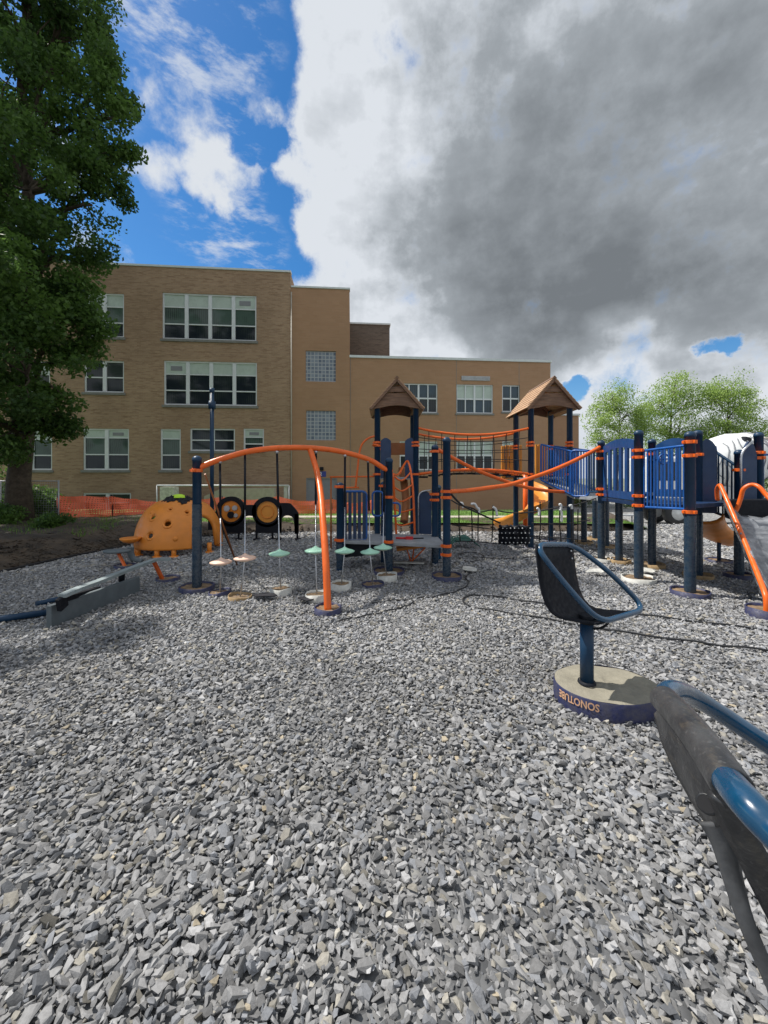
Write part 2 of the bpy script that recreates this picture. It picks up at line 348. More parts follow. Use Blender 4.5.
# ------------------------------------------------------------------ mesh builder
def tagp(o, label=None, cat=None, group=None, kind=None):
    if label: o['label'] = label
    if cat: o['category'] = cat
    if group: o['group'] = group
    if kind: o['kind'] = kind
    return o
ORG = {}
def thing(name, loc, label, cat, group=None, rz=0.0):
    o = bpy.data.objects.new(name, None); COL.objects.link(o); o.empty_display_size = .2
    o.location = loc; o.rotation_euler = (0, 0, rz); tagp(o, label, cat, group)
    ORG[o.name] = Vector(loc)
    return o
class MB:
    def __init__(s): s.v = []; s.f = []; s.sm = []; s.mi = []; s.cur = 0
    def add(s, vs, fs, smooth=False):
        n = len(s.v); s.v += [tuple(p) for p in vs]
        for f in fs: s.f.append([n + i for i in f]); s.sm.append(smooth); s.mi.append(s.cur)
        return s
    def box(s, c, size, rot=None):
        hx, hy, hz = (a / 2 for a in size); c = Vector(c)
        vs = [Vector((x, y, z)) for z in (-hz, hz) for y in (-hy, hy) for x in (-hx, hx)]
        if rot is not None: vs = [rot @ p for p in vs]
        return s.add([c + p for p in vs], [(0, 2, 3, 1), (4, 5, 7, 6), (0, 1, 5, 4), (2, 6, 7, 3), (0, 4, 6, 2), (1, 3, 7, 5)])
    def bx(s, x0, x1, y0, y1, z0, z1):
        return s.box(((x0 + x1) / 2, (y0 + y1) / 2, (z0 + z1) / 2), (abs(x1 - x0), abs(y1 - y0), abs(z1 - z0)))
    def beam(s, a, b, wd, ht, up=(0, 0, 1)):
        a = Vector(a); b = Vector(b); t = (b - a); L = t.length; t.normalize()
        sd = t.cross(Vector(up)); sd = sd.normalized() if sd.length > 1e-5 else Vector((1, 0, 0)); u = sd.cross(t)
        vs = []
        for p in (a, b):
            for i, j in ((-1, -1), (1, -1), (1, 1), (-1, 1)): vs.append(p + sd * (i * wd / 2) + u * (j * ht / 2))
        return s.add(vs, [(0, 1, 2, 3), (7, 6, 5, 4), (0, 4, 5, 1), (1, 5, 6, 2), (2, 6, 7, 3), (3, 7, 4, 0)])
    def tube(s, pts, r, n=10, closed=False, caps=True):
        pts = [Vector(p) for p in pts]; m = len(pts); rr = r if isinstance(r, (list, tuple)) else [r] * m
        prev = None; vs = []
        for i, p in enumerate(pts):
            if closed: t = pts[(i + 1) % m] - pts[i - 1]
            else: t = pts[min(i + 1, m - 1)] - pts[max(i - 1, 0)]
            t = t.normalized() if t.length > 1e-9 else Vector((0, 0, 1))
            if prev is None: a = t.orthogonal().normalized()
            else:
                a = prev - t * prev.dot(t); a = a.normalized() if a.length > 1e-6 else t.orthogonal().normalized()
            prev = a; b = t.cross(a)
            for k in range(n):
                an = 2 * math.pi * k / n; vs.append(p + (a * math.cos(an) + b * math.sin(an)) * rr[i])
        fs = []
        for i in range(m if closed else m - 1):
            j = (i + 1) % m
            for k in range(n): fs.append((i * n + k, i * n + (k + 1) % n, j * n + (k + 1) % n, j * n + k))
        base = len(s.v); s.add(vs, fs, True)
        if caps and not closed:
            s.f.append([base + k for k in range(n)][::-1]); s.sm.append(False); s.mi.append(s.cur)
            s.f.append([base + (m - 1) * n + k for k in range(n)]); s.sm.append(False); s.mi.append(s.cur)
        return s
    def lathe(s, c, prof, n=20, sy=1.0, axis=None, smooth=True):
        c = Vector(c); vs = []
        for (r, z) in prof:
            for k in range(n):
                a = 2 * math.pi * k / n; vs.append(c + Vector((r * math.cos(a), r * sy * math.sin(a), z)))
        fs = []
        for i in range(len(prof) - 1):
            for k in range(n): fs.append((i * n + k, i * n + (k + 1) % n, (i + 1) * n + (k + 1) % n, (i + 1) * n + k))
        return s.add(vs, fs, smooth)
    def disc(s, c, r, n=20, sy=1.0):
        c = Vector(c); return s.add([c + Vector((r * math.cos(2 * math.pi * k / n), r * sy * math.sin(2 * math.pi * k / n), 0)) for k in range(n)], [tuple(range(n))])
    def prism(s, pts, off):
        """polygon (3D points) extruded by vector off"""
        pts = [Vector(p) for p in pts]; off = Vector(off); n = len(pts)
        vs = pts + [p + off for p in pts]
        fs = [tuple(range(n))[::-1], tuple(range(n, 2 * n))] + [(i, (i + 1) % n, n + (i + 1) % n, n + i) for i in range(n)]
        return s.add(vs, fs)
    def ball(s, c, r, n=10, sz=1.0):
        pr = [(max(1e-4, r * math.sin(math.pi * i / n)), -r * sz * math.cos(math.pi * i / n)) for i in range(n + 1)]
        return s.lathe(c, pr, n * 2)
    def build(s, name, m, parent=None, local=False, bevel=0.0, label=None, solid=0.0, fix=True):
        me = bpy.data.meshes.new(name)
        o0 = Vector((0, 0, 0))
        if parent is not None and not local: o0 = ORG.get(parent.name, Vector((0, 0, 0)))
        me.from_pydata([tuple(Vector(p) - o0) for p in s.v], [], s.f)
        me.polygons.foreach_set('use_smooth', s.sm)
        ms = m if isinstance(m, list) else [m]
        for x in ms: me.materials.append(M[x] if isinstance(x, str) else x)
        if len(ms) > 1: me.polygons.foreach_set('material_index', s.mi)
        if fix:
            bm = bmesh.new(); bm.from_mesh(me); bmesh.ops.recalc_face_normals(bm, faces=bm.faces); bm.to_mesh(me); bm.free()
        me.update()
        o = bpy.data.objects.new(name, me); COL.objects.link(o)
        if parent is not None: o.parent = parent; ORG[o.name] = o0
        if solid: md = o.modifiers.new('solid', 'SOLIDIFY'); md.thickness = solid; md.offset = 0
        if bevel:
            md = o.modifiers.new('bevel', 'BEVEL'); md.width = bevel; md.segments = 2; md.limit_method = 'ANGLE'; md.angle_limit = R(40)
        if label: o['label'] = label
        return o
def cat(pts, n=8, closed=False):
    """Catmull-Rom through points"""
    P = [Vector(p) for p in pts]; m = len(P); out = []
    rngi = range(m) if closed else range(m - 1)
    for i in rngi:
        if closed: a, b, c, d = P[i - 1], P[i], P[(i + 1) % m], P[(i + 2) % m]
        else: a, b, c, d = P[max(i - 1, 0)], P[i], P[i + 1], P[min(i + 2, m - 1)]
        for k in range(n):
            t = k / n
            out.append(0.5 * ((2 * b) + (c - a) * t + (2 * a - 5 * b + 4 * c - d) * t * t + (3 * b - a - 3 * c + d) * t ** 3))
    if not closed: out.append(P[-1])
    return out
def fillet(pts, r, n=5, closed=True):
    P = [Vector(p) for p in pts]; out = []; m = len(P)
    for i in range(m):
        if not closed and i in (0, m - 1): out.append(P[i]); continue
        a, b, c = P[i - 1], P[i], P[(i + 1) % m]
        u = (a - b); v = (c - b); rr = min(r, u.length * .49, v.length * .49)
        p = b + u.normalized() * rr; q = b + v.normalized() * rr
        for k in range(n + 1):
            t = k / n; out.append((1 - t) ** 2 * p + 2 * t * (1 - t) * b + t * t * q)
    return out

# ------------------------------------------------------------------ terrain
def sstep(a, b, x):
    t = np.clip((x - a) / (b - a), 0, 1); return t * t * (3 - 2 * t)
def gz(x, y):       # height of the gravel sheet
    return -0.3 * sstep(12.0, 15.0, np.asarray(y, float))
def grid_mesh(name, xs, ys, zf, m, kind='structure'):
    X, Y = np.meshgrid(xs, ys); Z = zf(X, Y)
    v = np.stack([X, Y, Z], -1).reshape(-1, 3); nx, ny = len(xs), len(ys)
    f = [(j * nx + i, j * nx + i + 1, (j + 1) * nx + i + 1, (j + 1) * nx + i) for j in range(ny - 1) for i in range(nx - 1)]
    me = bpy.data.meshes.new(name); me.from_pydata(v.tolist(), [], f); me.materials.append(M[m])
    me.polygons.foreach_set('use_smooth', [True] * len(f)); me.update()
    o = bpy.data.objects.new(name, me); COL.objects.link(o); o['kind'] = kind
    return o
gb = MB(); gb.add([(-900, -300, -.42), (900, -300, -.42), (900, 1500, -.42), (-900, 1500, -.42)], [(0, 1, 2, 3)])
tagp(gb.build('ground', 'far'), kind='structure')
grid_mesh('gravel', np.linspace(-14, 45, 60), np.concatenate([np.linspace(-25, 11, 20), np.linspace(11.5, 17, 12), [30]]), lambda X, Y: gz(X, Y) - 0.004, 'gravel')

EDGE = [(-6.6, -4), (-6.4, 3), (-6.1, 6.16), (-5.95, 7.4), (-5.6, 8.6), (-5.0, 9.6), (-4.0, 10.35), (-2.3, 10.8), (1, 10.9), (5, 10.9), (6.8, 11.1), (7.9, 12.2), (8.6, 14)]
ed = cat([Vector((x, y, 0)) for x, y in EDGE], 14)
def noise2(x, y, s, seed=0):
    return (math.sin(x * s * 1.7 + seed) * math.cos(y * s * 1.3 + seed * 2.1) + .6 * math.sin(x * s * 3.9 + y * s * 2.9 + seed) + .35 * math.cos(x * s * 8.3 - y * s * 7.1)) / 1.95
def bank():
    ss_ = [0, .06, .15, .3, .5, .75, 1.0, 1.4, 1.9, 2.5, 3.2]
    mb = MB(); vs = []
    for i, p in enumerate(ed):
        t = (ed[min(i + 1, len(ed) - 1)] - ed[max(i - 1, 0)]).normalized(); nrm = Vector((-t.y, t.x, 0))
        left = 1 if p.y < 9.9 and p.x < -4 else 0
        top = .30 if left else .21
        for s_ in ss_:
            q = p + nrm * s_ * (1.6 if left else .5)
            z = -0.06 + (top + .06) * min(1, s_ / .9) ** .7 + (.07 * noise2(q.x, q.y, 2.1, 1) + .035 * noise2(q.x, q.y, 6.5, 4)) * min(1, s_ * 2) * (1 if s_ < 2.6 else .4)
            vs.append((q.x, q.y, z))
    n = len(ss_)
    fs = [(i * n + j, (i + 1) * n + j, (i + 1) * n + j + 1, i * n + j + 1) for i in range(len(ed) - 1) for j in range(n - 1)]
    mb.add(vs, fs, True); tagp(mb.build('dirt_bank', 'dirt'), kind='structure')
bank()
def lawn_z(X, Y):
    z = .205 - .62 * sstep(15.2, 19.5, Y - 0 * X)
    z = np.where(X < -6, z + .05, z)
    z = z - .7 * sstep(6.9, 9.0, X)
    z = z + .02 * np.sin(X * 2.3) * np.cos(Y * 1.9)
    return z
lm = grid_mesh('lawn', np.linspace(-32, 10.5, 100), np.linspace(11.2, 22, 36), lawn_z, 'lawn')
grid_mesh('rough_ground', np.linspace(-32, -7.0, 40), np.linspace(-4, 13.3, 40), lambda X, Y: .225 + .05 * np.sin(X * 1.3) * np.cos(Y * 1.7) - .35 * sstep(-9.5, -7.0, X) * sstep(11.5, 9.5, Y) * 0, 'dirt')
sw = MB(); sw.bx(-9, 6.6, 12.55, 13.15, .1, .232); tagp(sw.build('sidewalk', 'sidewalk'), kind='structure')
# black weed cloth edge showing along the gravel
wc = MB(); wc.tube([p + Vector((0, 0, .012)) for p in ed[10:100]], .022, 6)
tagp(wc.build('weed_cloth_edge', 'tarp'), 'strip of black weed cloth showing between the gravel and the dirt bank', 'weed cloth')

def grass_field():
    n = 26000
    x = rng.uniform(-10, 7.6, n); y = 11.25 + 4.4 * rng.random(n) ** 1.4
    keep = ((y < 12.53) | (y > 13.17)) & (x > -7 + (y - 11) * -.6); x, y = x[keep], y[keep]
    n2 = 6000; xb = rng.uniform(-13, -6.6, n2); yb = rng.uniform(8.5, 13, n2)
    X = np.concatenate([x, xb]); Y = np.concatenate([y, yb]); n = len(X)
    Z = np.concatenate([lawn_z(x, y), np.full(n2, .22)])
    h = rng.uniform(.03, .08, n); h[-n2:] *= 2.2; a = rng.uniform(0, math.pi, n); wd = .010
    dx, dy = np.cos(a) * wd, np.sin(a) * wd
    lean = rng.normal(0, .03, (n, 2))
    v = np.zeros((n, 3, 3)); v[:, 0] = np.stack([X - dx, Y - dy, Z - .02], 1); v[:, 1] = np.stack([X + dx, Y + dy, Z - .02], 1)
    v[:, 2] = np.stack([X + lean[:, 0], Y + lean[:, 1], Z + h], 1)
    me = fast_mesh('grass', v.reshape(-1, 3), np.arange(n * 3).reshape(-1, 3)); add_attr(me, 'tone', np.repeat(rng.random(n), 3))
    me.materials.append(M['grassblade']); o = bpy.data.objects.new('grass', me); COL.objects.link(o)
    tagp(o, 'short green lawn grass along the far edge of the gravel', 'grass', kind='stuff')
def fast_mesh(name, v, f):
    me = bpy.data.meshes.new(name); nf, k = f.shape
    me.vertices.add(len(v)); me.vertices.foreach_set('co', np.ascontiguousarray(v, dtype=np.float32).ravel())
    me.loops.add(nf * k); me.loops.foreach_set('vertex_index', np.ascontiguousarray(f, dtype=np.int32).ravel())
    me.polygons.add(nf); me.polygons.foreach_set('loop_start', np.arange(0, nf * k, k, dtype=np.int32))
    try: me.polygons.foreach_set('loop_total', np.full(nf, k, dtype=np.int32))
    except Exception: pass
    me.update(calc_edges=True)
    return me
def add_attr(me, name, vals):
    a = me.attributes.new(name, 'FLOAT', 'POINT'); a.data.foreach_set('value', np.ascontiguousarray(vals, dtype=np.float32))
grass_field()

def clods():
    n = 5200; V, F, T = [], [], []; idx = rng.integers(0, len(ed) - 30, n); var = hull_variants(8, 8, 3); off = 0
    for i in idx:
        p = ed[i]; t = (ed[i + 1] - p).normalized(); q = p + Vector((-t.y, t.x, 0)) * abs(random.gauss(0, .75)) * (1.6 if p.y < 9.9 and p.x < -4 else .45)
        hv, hf = random.choice(var); s_ = random.uniform(.012, .045) * (1 if random.random() < .93 else 2)
        z = (.0 + .27 * min(1, (q - p).length / 1.2)) if (p.y < 9.9 and p.x < -4) else .02 + .17 * min(1, (q - p).length / .45)
        a = random.uniform(0, 6.28); P = np.array(hv) * np.array([s_, s_ * .8, s_ * .6]); P = np.stack([P[:, 0] * math.cos(a) - P[:, 1] * math.sin(a), P[:, 0] * math.sin(a) + P[:, 1] * math.cos(a), P[:, 2]], 1)
        V.append(P + np.array([q.x, q.y, z])); F.append(hf + off); off += len(hv)
    me = fast_mesh('dirt_clods', np.concatenate(V), np.concatenate(F)); me.polygons.foreach_set('use_smooth', np.zeros(len(me.polygons), dtype=bool)); me.materials.append(M['dirt'])
    o = bpy.data.objects.new('dirt_clods', me); COL.objects.link(o); tagp(o, 'clods and crumbs of brown dirt along the bank', 'dirt clods', kind='stuff')
# ------------------------------------------------------------------ gravel stones
def hull_variants(k, npts, seed):
    r = random.Random(seed); out = []
    for _ in range(k):
        bm = bmesh.new()
        for i in range(npts):
            p = Vector((r.gauss(0, 1), r.gauss(0, 1), r.gauss(0, 1))).normalized()
            p = Vector((max(-.82, min(.82, p.x)), max(-.8, min(.8, p.y)), max(-.6, min(.6, p.z)))) * r.uniform(.85, 1.2)
            bm.verts.new(p)
        res = bmesh.ops.convex_hull(bm, input=bm.verts)
        bmesh.ops.delete(bm, geom=[v for v in bm.verts if not v.link_faces], context='VERTS')
        bmesh.ops.triangulate(bm, faces=bm.faces[:]); bm.verts.index_update()
        out.append((np.array([v.co[:] for v in bm.verts]), np.array([[v.index for v in f.verts] for f in bm.faces])))
        bm.free()
    return out
clods()
BASES = [(1.50, 2.64, .34, .27)]    # ellipses kept clear of stones
def stones():
    VV, FF, CC = [], [], []; off = 0
    zones = [(0.25, 3.2, .0185, .76, 12, 0.05), (3.2, 6.2, .0225, .86, 9, 0.05), (6.2, 9.5, .040, 1.35, 7, .04), (9.5, 13.6, .062, 1.8, 6, .02)]
    for (y0, y1, sp, sz, npts, _) in zones:
        xs = np.arange(-y1 * 1.12 - 1.0, y1 * 1.12 + 1.0, sp); ys = np.arange(y0, y1, sp)
        X, Y = np.meshgrid(xs, ys); X = X.ravel(); Y = Y.ravel()
        X = X + rng.uniform(-.6, .6, X.shape) * sp; Y = Y + rng.uniform(-.6, .6, Y.shape) * sp
        lim = Y * 1.1 + .9
        lb = np.interp(Y, [p[1] for p in EDGE[:7]], [p[0] for p in EDGE[:7]])
        k = (np.abs(X) < lim) & (X > lb + .05) & ((Y < 10.85) | (X > 7.2 + (Y - 11) * .5))
        for (bx, by, rx, ry) in BASES: k &= ((X - bx) / rx) ** 2 + ((Y - by) / ry) ** 2 > 1.0
        X, Y = X[k], Y[k]; n = len(X)
        L = np.clip(rng.lognormal(math.log(.0202), .34, n), .009, .040) * sz
        # patches of coarser and finer stone
        L *= 1 + .14 * np.sin(X * 2.1 + 1.3 * np.sin(Y * 1.7)) * np.cos(Y * 2.6 + X)
        W = L * rng.uniform(.5, .88, n); T = L * rng.uniform(.34, .72, n)
        yaw = rng.uniform(0, 2 * math.pi, n); tilt = np.abs(rng.normal(0, .52 if y0 < 6 else .36, n)); ta = rng.uniform(0, 2 * math.pi, n)
        cy, sy = np.cos(yaw), np.sin(yaw)
        Rz = np.zeros((n, 3, 3)); Rz[:, 0, 0] = cy; Rz[:, 0, 1] = -sy; Rz[:, 1, 0] = sy; Rz[:, 1, 1] = cy; Rz[:, 2, 2] = 1
        ax = np.stack([np.cos(ta), np.sin(ta), np.zeros(n)], 1); K = np.zeros((n, 3, 3))
        K[:, 0, 2] = ax[:, 1]; K[:, 1, 2] = -ax[:, 0]; K[:, 2, 0] = -ax[:, 1]; K[:, 2, 1] = ax[:, 0]
        st, ct = np.sin(tilt)[:, None, None], np.cos(tilt)[:, None, None]
        Rt = np.eye(3)[None] + st * K + (1 - ct) * (K @ K)
        Rm = Rt @ Rz
        Z = gz(X, Y) + rng.uniform(-.008, .010, n) * (.6 + .4 * sz) + np.sin(tilt) * L * .35 + .006 * np.sin(X * 3.1) * np.cos(Y * 2.3)
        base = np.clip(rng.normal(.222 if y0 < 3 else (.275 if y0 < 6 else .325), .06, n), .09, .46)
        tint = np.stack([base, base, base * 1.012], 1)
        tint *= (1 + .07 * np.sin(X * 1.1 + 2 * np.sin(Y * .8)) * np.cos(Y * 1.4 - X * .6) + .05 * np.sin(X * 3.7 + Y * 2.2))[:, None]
        wsel = rng.random(n)
        tint[wsel < .10] *= np.array([1.12, 1.06, .92]); tint[wsel < .005] = np.array([.36, .31, .23]) * rng.uniform(.8, 1.2, (int((wsel < .005).sum()), 1))
        tint[wsel > .975] *= 1.3; tint[(wsel > .78) & (wsel < .975)] *= np.array([.76, .79, .84])
        var = hull_variants(14, npts, 5 + npts); vi = rng.integers(0, len(var), n)
        for q, (hv, hf) in enumerate(var):
            s_ = np.where(vi == q)[0]
            if not len(s_): continue
            P = hv[None] * np.stack([L[s_], W[s_], T[s_]], 1)[:, None, :] * 1.15
            P = np.einsum('nij,nkj->nki', Rm[s_], P) + np.stack([X[s_], Y[s_], Z[s_]], 1)[:, None, :]
            m, nv = len(s_), len(hv)
            VV.append(P.reshape(-1, 3)); FF.append((hf[None] + (np.arange(m) * nv)[:, None, None]).reshape(-1, 3) + off); off += m * nv
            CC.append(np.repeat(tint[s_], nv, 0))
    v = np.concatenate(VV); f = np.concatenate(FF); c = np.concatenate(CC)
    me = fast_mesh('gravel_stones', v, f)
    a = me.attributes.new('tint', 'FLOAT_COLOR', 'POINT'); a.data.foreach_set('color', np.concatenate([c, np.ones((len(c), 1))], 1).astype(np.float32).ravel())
    me.polygons.foreach_set('use_smooth', np.zeros(len(f), dtype=bool)); me.materials.append(M['stone']); o = bpy.data.objects.new('gravel_stones', me); COL.objects.link(o)
    tagp(o, 'loose grey crushed stone covering the playground', 'gravel', kind='stuff')
    print('stones tris', len(f))
stones()

# ------------------------------------------------------------------ school building
BD0, BA = 21.5, math.atan(0.083)
def fac(px, py):
    d = BD0 / (1 - .083 * (px - 384) / FP); x = (px - 384) / FP * d
    return x / math.cos(BA), CH - (py - HZ) * d / FP
school = thing('school_building', (0, BD0, 0), 'brown and tan brick school building with flat roofs and white framed windows', 'building', rz=BA)
GB = -.45
def rect(px0, py0, px1, py1):
    u0, a = fac(px0, (py0 + py1) / 2); u1, b = fac(px1, (py0 + py1) / 2)
    z1 = fac((px0 + px1) / 2, py0)[1]; z0 = fac((px0 + px1) / 2, py1)[1]
    return (u0, u1, z0, z1)
def wall(u0, u1, z0, z1, y, rects, m, back=6.0, rev=.14, name='wall'):
    us = sorted(set([u0, u1] + [r[0] for r in rects] + [r[1] for r in rects])); zs = sorted(set([z0, z1] + [r[2] for r in rects] + [r[3] for r in rects]))
    mb = MB()
    for i in range(len(us) - 1):
        for j in range(len(zs) - 1):
            a, b, c, d = us[i], us[i + 1], zs[j], zs[j + 1]; mu, mz = (a + b) / 2, (c + d) / 2
            if any(r[0] < mu < r[1] and r[2] < mz < r[3] for r in rects): continue
            mb.add([(a, y, c), (b, y, c), (b, y, d), (a, y, d)], [(0, 1, 2, 3)])
    for (a, b, c, d) in rects:
        e = y + rev
        mb.add([(a, y, c), (a, e, c), (a, e, d), (a, y, d)], [(0, 1, 2, 3)]); mb.add([(b, y, c), (b, y, d), (b, e, d), (b, e, c)], [(0, 1, 2, 3)])
        mb.add([(a, y, d), (a, e, d), (b, e, d), (b, y, d)], [(0, 1, 2, 3)]); mb.add([(a, y, c), (b, y, c), (b, e, c), (a, e, c)], [(0, 1, 2, 3)])
    mb.add([(u0, y, z0), (u0, y + back, z0), (u0, y + back, z1), (u0, y, z1)], [(0, 1, 2, 3)])
    mb.add([(u1, y, z0), (u1, y, z1), (u1, y + back, z1), (u1, y + back, z0)], [(0, 1, 2, 3)])
    mb.add([(u0, y, z1), (u1, y, z1), (u1, y + back, z1), (u0, y + back, z1)], [(0, 1, 2, 3)])
    mb.add([(u0, y + back, z0), (u1, y + back, z0), (u1, y + back, z1), (u0, y + back, z1)], [(0, 1, 2, 3)])
    return mb.build(name, m, school, local=True, fix=False)
def sash_window(r, n, y=0, kinds=None, shade=.3, upg=.8):
    """n sashes side by side: white frame, pale shade panel over two panes each"""
    a, b, c, d = r; f = MB(); fw = .075; y0 = y + .05
    f.bx(a, b, y0, y0 + .08, d - fw, d); f.bx(a, b, y0, y0 + .08, c, c + fw)
    f.bx(a, a + fw, y0, y0 + .08, c + fw, d - fw); f.bx(b - fw, b, y0, y0 + .08, c + fw, d - fw)
    gl = MB(); sh = MB(); W = (b - a) / n; vent = MB(); gups = []
    for i in range(n):
        l, rr = a + i * W + (fw if i == 0 else .055), a + (i + 1) * W - (fw if i == n - 1 else .055)
        if i: f.bx(a + i * W - .09, a + i * W + .09, y0 - .012, y0 + .07, c + fw + .002, d - fw - .002)
        zsh = d - (d - c) * shade; k = kinds[i] if kinds else 's'
        zm = c + (zsh - c) * .48
        f.bx(l, rr, y0 + .012, y0 + .07, zm - .03, zm + .03)
        if shade > 0:
            f.bx(l, rr, y0 + .014, y0 + .068, zsh - .025, zsh + .025)
            if k == 'v':
                sh.bx(l, rr, y0 + .035, y0 + .06, zsh + .025, d - fw); cx = (l + rr) / 2; hh = (d - zsh); cz = (d - fw + zsh) / 2
                vent.bx(cx - (rr - l) * .27, cx + (rr - l) * .27, y0 + .02, y0 + .034, cz - hh * .17, cz + hh * .17)
            else: sh.bx(l, rr, y0 + .05, y0 + .06, zsh + .025, d - fw)
        gl.add([(l, y0 + .06, c + fw), (rr, y0 + .06, c + fw), (rr, y0 + .06, zm), (l, y0 + .06, zm)], [(0, 1, 2, 3)])
        gu = MB(); gu.add([(l, y0 + .06, zm), (rr, y0 + .06, zm), (rr, y0 + .06, zsh), (l, y0 + .06, zsh)], [(0, 1, 2, 3)]); gups.append(gu)
    fo = f.build('window', 'winframe', school, local=True)
    gl.build('pane', 'glass', fo, local=True, fix=False)
    for gu in gups: gu.build('upper_pane', 'glassgreen' if (shade > 0 and random.random() < upg) else ('glass' if random.random() < .7 else 'glassdim'), fo, local=True, fix=False)
    if shade > 0: sh.build('window_shade', 'shade', fo, local=True)
    if vent.v: vent.build('air_vent', 'greydoor', fo, local=True)
    sl_ = MB(); sl_.bx(a - .08, b + .08, y - .07, y + .05, c - .13, c - .002); sl_.build('sill', 'sill', fo, local=True)
def grid_window(r, cols, rows=2, y=0, up='glassblue', lo='glass', thick=()):
    a, b, c, d = r; f = MB(); fw = .06; y0 = y + .06
    f.bx(a, b, y0, y0 + .07, d - fw, d); f.bx(a, b, y0, y0 + .07, c, c + fw)
    f.bx(a, a + fw, y0, y0 + .07, c + fw, d - fw); f.bx(b - fw, b, y0, y0 + .07, c + fw, d - fw)
    for i in range(1, cols):
        u = a + (b - a) * i / cols; hw = .05 if i in thick else .028
        f.bx(u - hw, u + hw, y0 - .004, y0 + .06, c + fw + .001, d - fw - .001)
    zm = (c + d) / 2; f.bx(a + fw, b - fw, y0 + .006, y0 + .055, zm - .04, zm + .04)
    fo = f.build('window', 'winframe', school, local=True)
    g1 = MB(); g1.add([(a, y0 + .05, zm), (b, y0 + .05, zm), (b, y0 + .05, d), (a, y0 + .05, d)], [(0, 1, 2, 3)]); g1.build('upper_pane', up, fo, local=True, fix=False)
    g2 = MB(); g2.add([(a, y0 + .05, c), (b, y0 + .05, c), (b, y0 + .05, zm), (a, y0 + .05, zm)], [(0, 1, 2, 3)]); g2.build('lower_pane', lo, fo, local=True, fix=False)
    sl_ = MB(); sl_.bx(a - .06, b + .06, y - .05, y + .06, c - .1, c - .002); sl_.build('sill', 'sill', fo, local=True)
# brick wing (left)
uL, _ = fac(-130, 470); u291, _ = fac(290.5, 470)
zTop = fac(195, 268.5)[1]
WL = [(rect(84, 293, 124, 337), 2, None, .3), (rect(162.3, 294, 256.4, 340), 4, 'sssv', .3), (rect(84, 360.6, 124, 392.5), 2, None, 0),
      (rect(163.8, 361.5, 257, 405.5), 4, 'vsss', .3), (rect(83, 428.6, 129, 470), 2, 'sv', .22), (rect(160.4, 429, 180.8, 470), 1, None, .24),
      (rect(190, 428.5, 235, 451), 2, None, 0), (rect(243.5, 428.6, 264, 450), 1, 'v', .4), (rect(10, 429, 52, 470), 2, None, .25),
      (rect(-45, 429, -3, 470), 2, None, .25), (rect(10, 361, 50, 404), 2, None, .3), (rect(10, 293, 50, 337), 2, None, .3), (rect(83, 493, 131, 512), 2, None, 0), (rect(-60, 361, -20, 404), 2, None, .3)]
wl = wall(uL, u291, GB, zTop, 0, [q[0] for q in WL], 'brick', back=9)
for r_, n_, k_, s_ in WL: sash_window(r_, n_, 0, k_, s_, .2 if 355 < 478 + 0 and abs(r_[2] - WL[3][0][2]) < .8 else .85)
cp = MB(); cp.bx(uL, u291 + .03, -.05, .3, zTop, zTop + .10); cp.build('coping', 'coping', school, local=True)
# stair tower
u350, _ = fac(349.5, 470); zT = fac(320, 288)[1]
gbs = [rect(305.5, 350.5, 335.7, 381.4), rect(306, 410.5, 335.7, 440.2)]
dr = rect(306, 478, 337, 512); dr = (dr[0], dr[1], GB + .0, dr[3])
yT = .06
wall(u291, u350, GB, zT, yT, gbs + [dr], 'tanbrick', back=8)
for r_ in gbs:
    a, b, c, d = r_; g_ = MB(); g_.add([(a, yT + .08, c), (b, yT + .08, c), (b, yT + .08, d), (a, yT + .08, d)], [(0, 1, 2, 3)]); g_.build('glass_block_window', 'glassblock', school, local=True, fix=False)
a, b, c, d = dr
dd = MB(); m_ = (a + b) / 2
dd.bx(a + .06, m_ - .01, yT + .08, yT + .13, c, d - .06); dd.bx(m_ + .01, b - .06, yT + .08, yT + .13, c, d - .06)
do = dd.build('door', 'greydoor', school, local=True)
df = MB(); df.bx(a, a + .06, yT + .03, yT + .13, c, d); df.bx(b - .06, b, yT + .03, yT + .13, c, d); df.bx(a + .06, b - .06, yT + .03, yT + .13, d - .06, d); df.build('door_frame', 'greydoor', do, local=True)
dh = MB(); dh.bx(m_ - .12, m_ - .08, yT + .05, yT + .08, .5, .75); dh.build('door_handle', 'steel', do, local=True)
cp = MB(); cp.bx(u291 - .03 + .06, u350 + .03, yT - .05, yT + .3, zT, zT + .09); cp.build('coping', 'coping', school, local=True)
# sign with number, lamp over door
s0 = rect(318.3, 471.3, 326, 476.8); sg = MB(); sg.bx(s0[0], s0[1], yT - .02, yT - .001, s0[2], s0[3]); sgo = sg.build('door_sign', 'signblue', school, local=True)
def text_mesh(body, size, name):
    cu = bpy.data.curves.new(name, 'FONT'); cu.body = body; cu.size = size; cu.align_x = 'CENTER'; cu.align_y = 'CENTER'; cu.resolution_u = 3; cu.offset = size * .022
    to = bpy.data.objects.new(name, cu); COL.objects.link(to)
    bpy.context.view_layer.update(); me = bpy.data.meshes.new_from_object(to.evaluated_get(bpy.context.evaluated_depsgraph_get()))
    vs = [tuple(v.co) for v in me.vertices]; fs = [tuple(p.vertices) for p in me.polygons]
    bpy.data.objects.remove(to); bpy.data.curves.remove(cu); bpy.data.meshes.remove(me)
    return vs, fs
vs, fs = text_mesh('2', .26, 'sign_text'); t2 = MB(); cx, cz = s0[0] + .13, (s0[2] + s0[3]) / 2
t2.add([(cx + x, yT - .024, cz + y) for x, y, z in vs], fs); t2.build('sign_number', 'white', sgo, local=True, fix=False)
ll = MB(); la = rect(320, 467, 323.5, 470.5); ll.bx(la[0], la[1], yT - .16, yT - .001, la[2], la[3]); ll.build('door_lamp', 'black', school, local=True, bevel=.02)
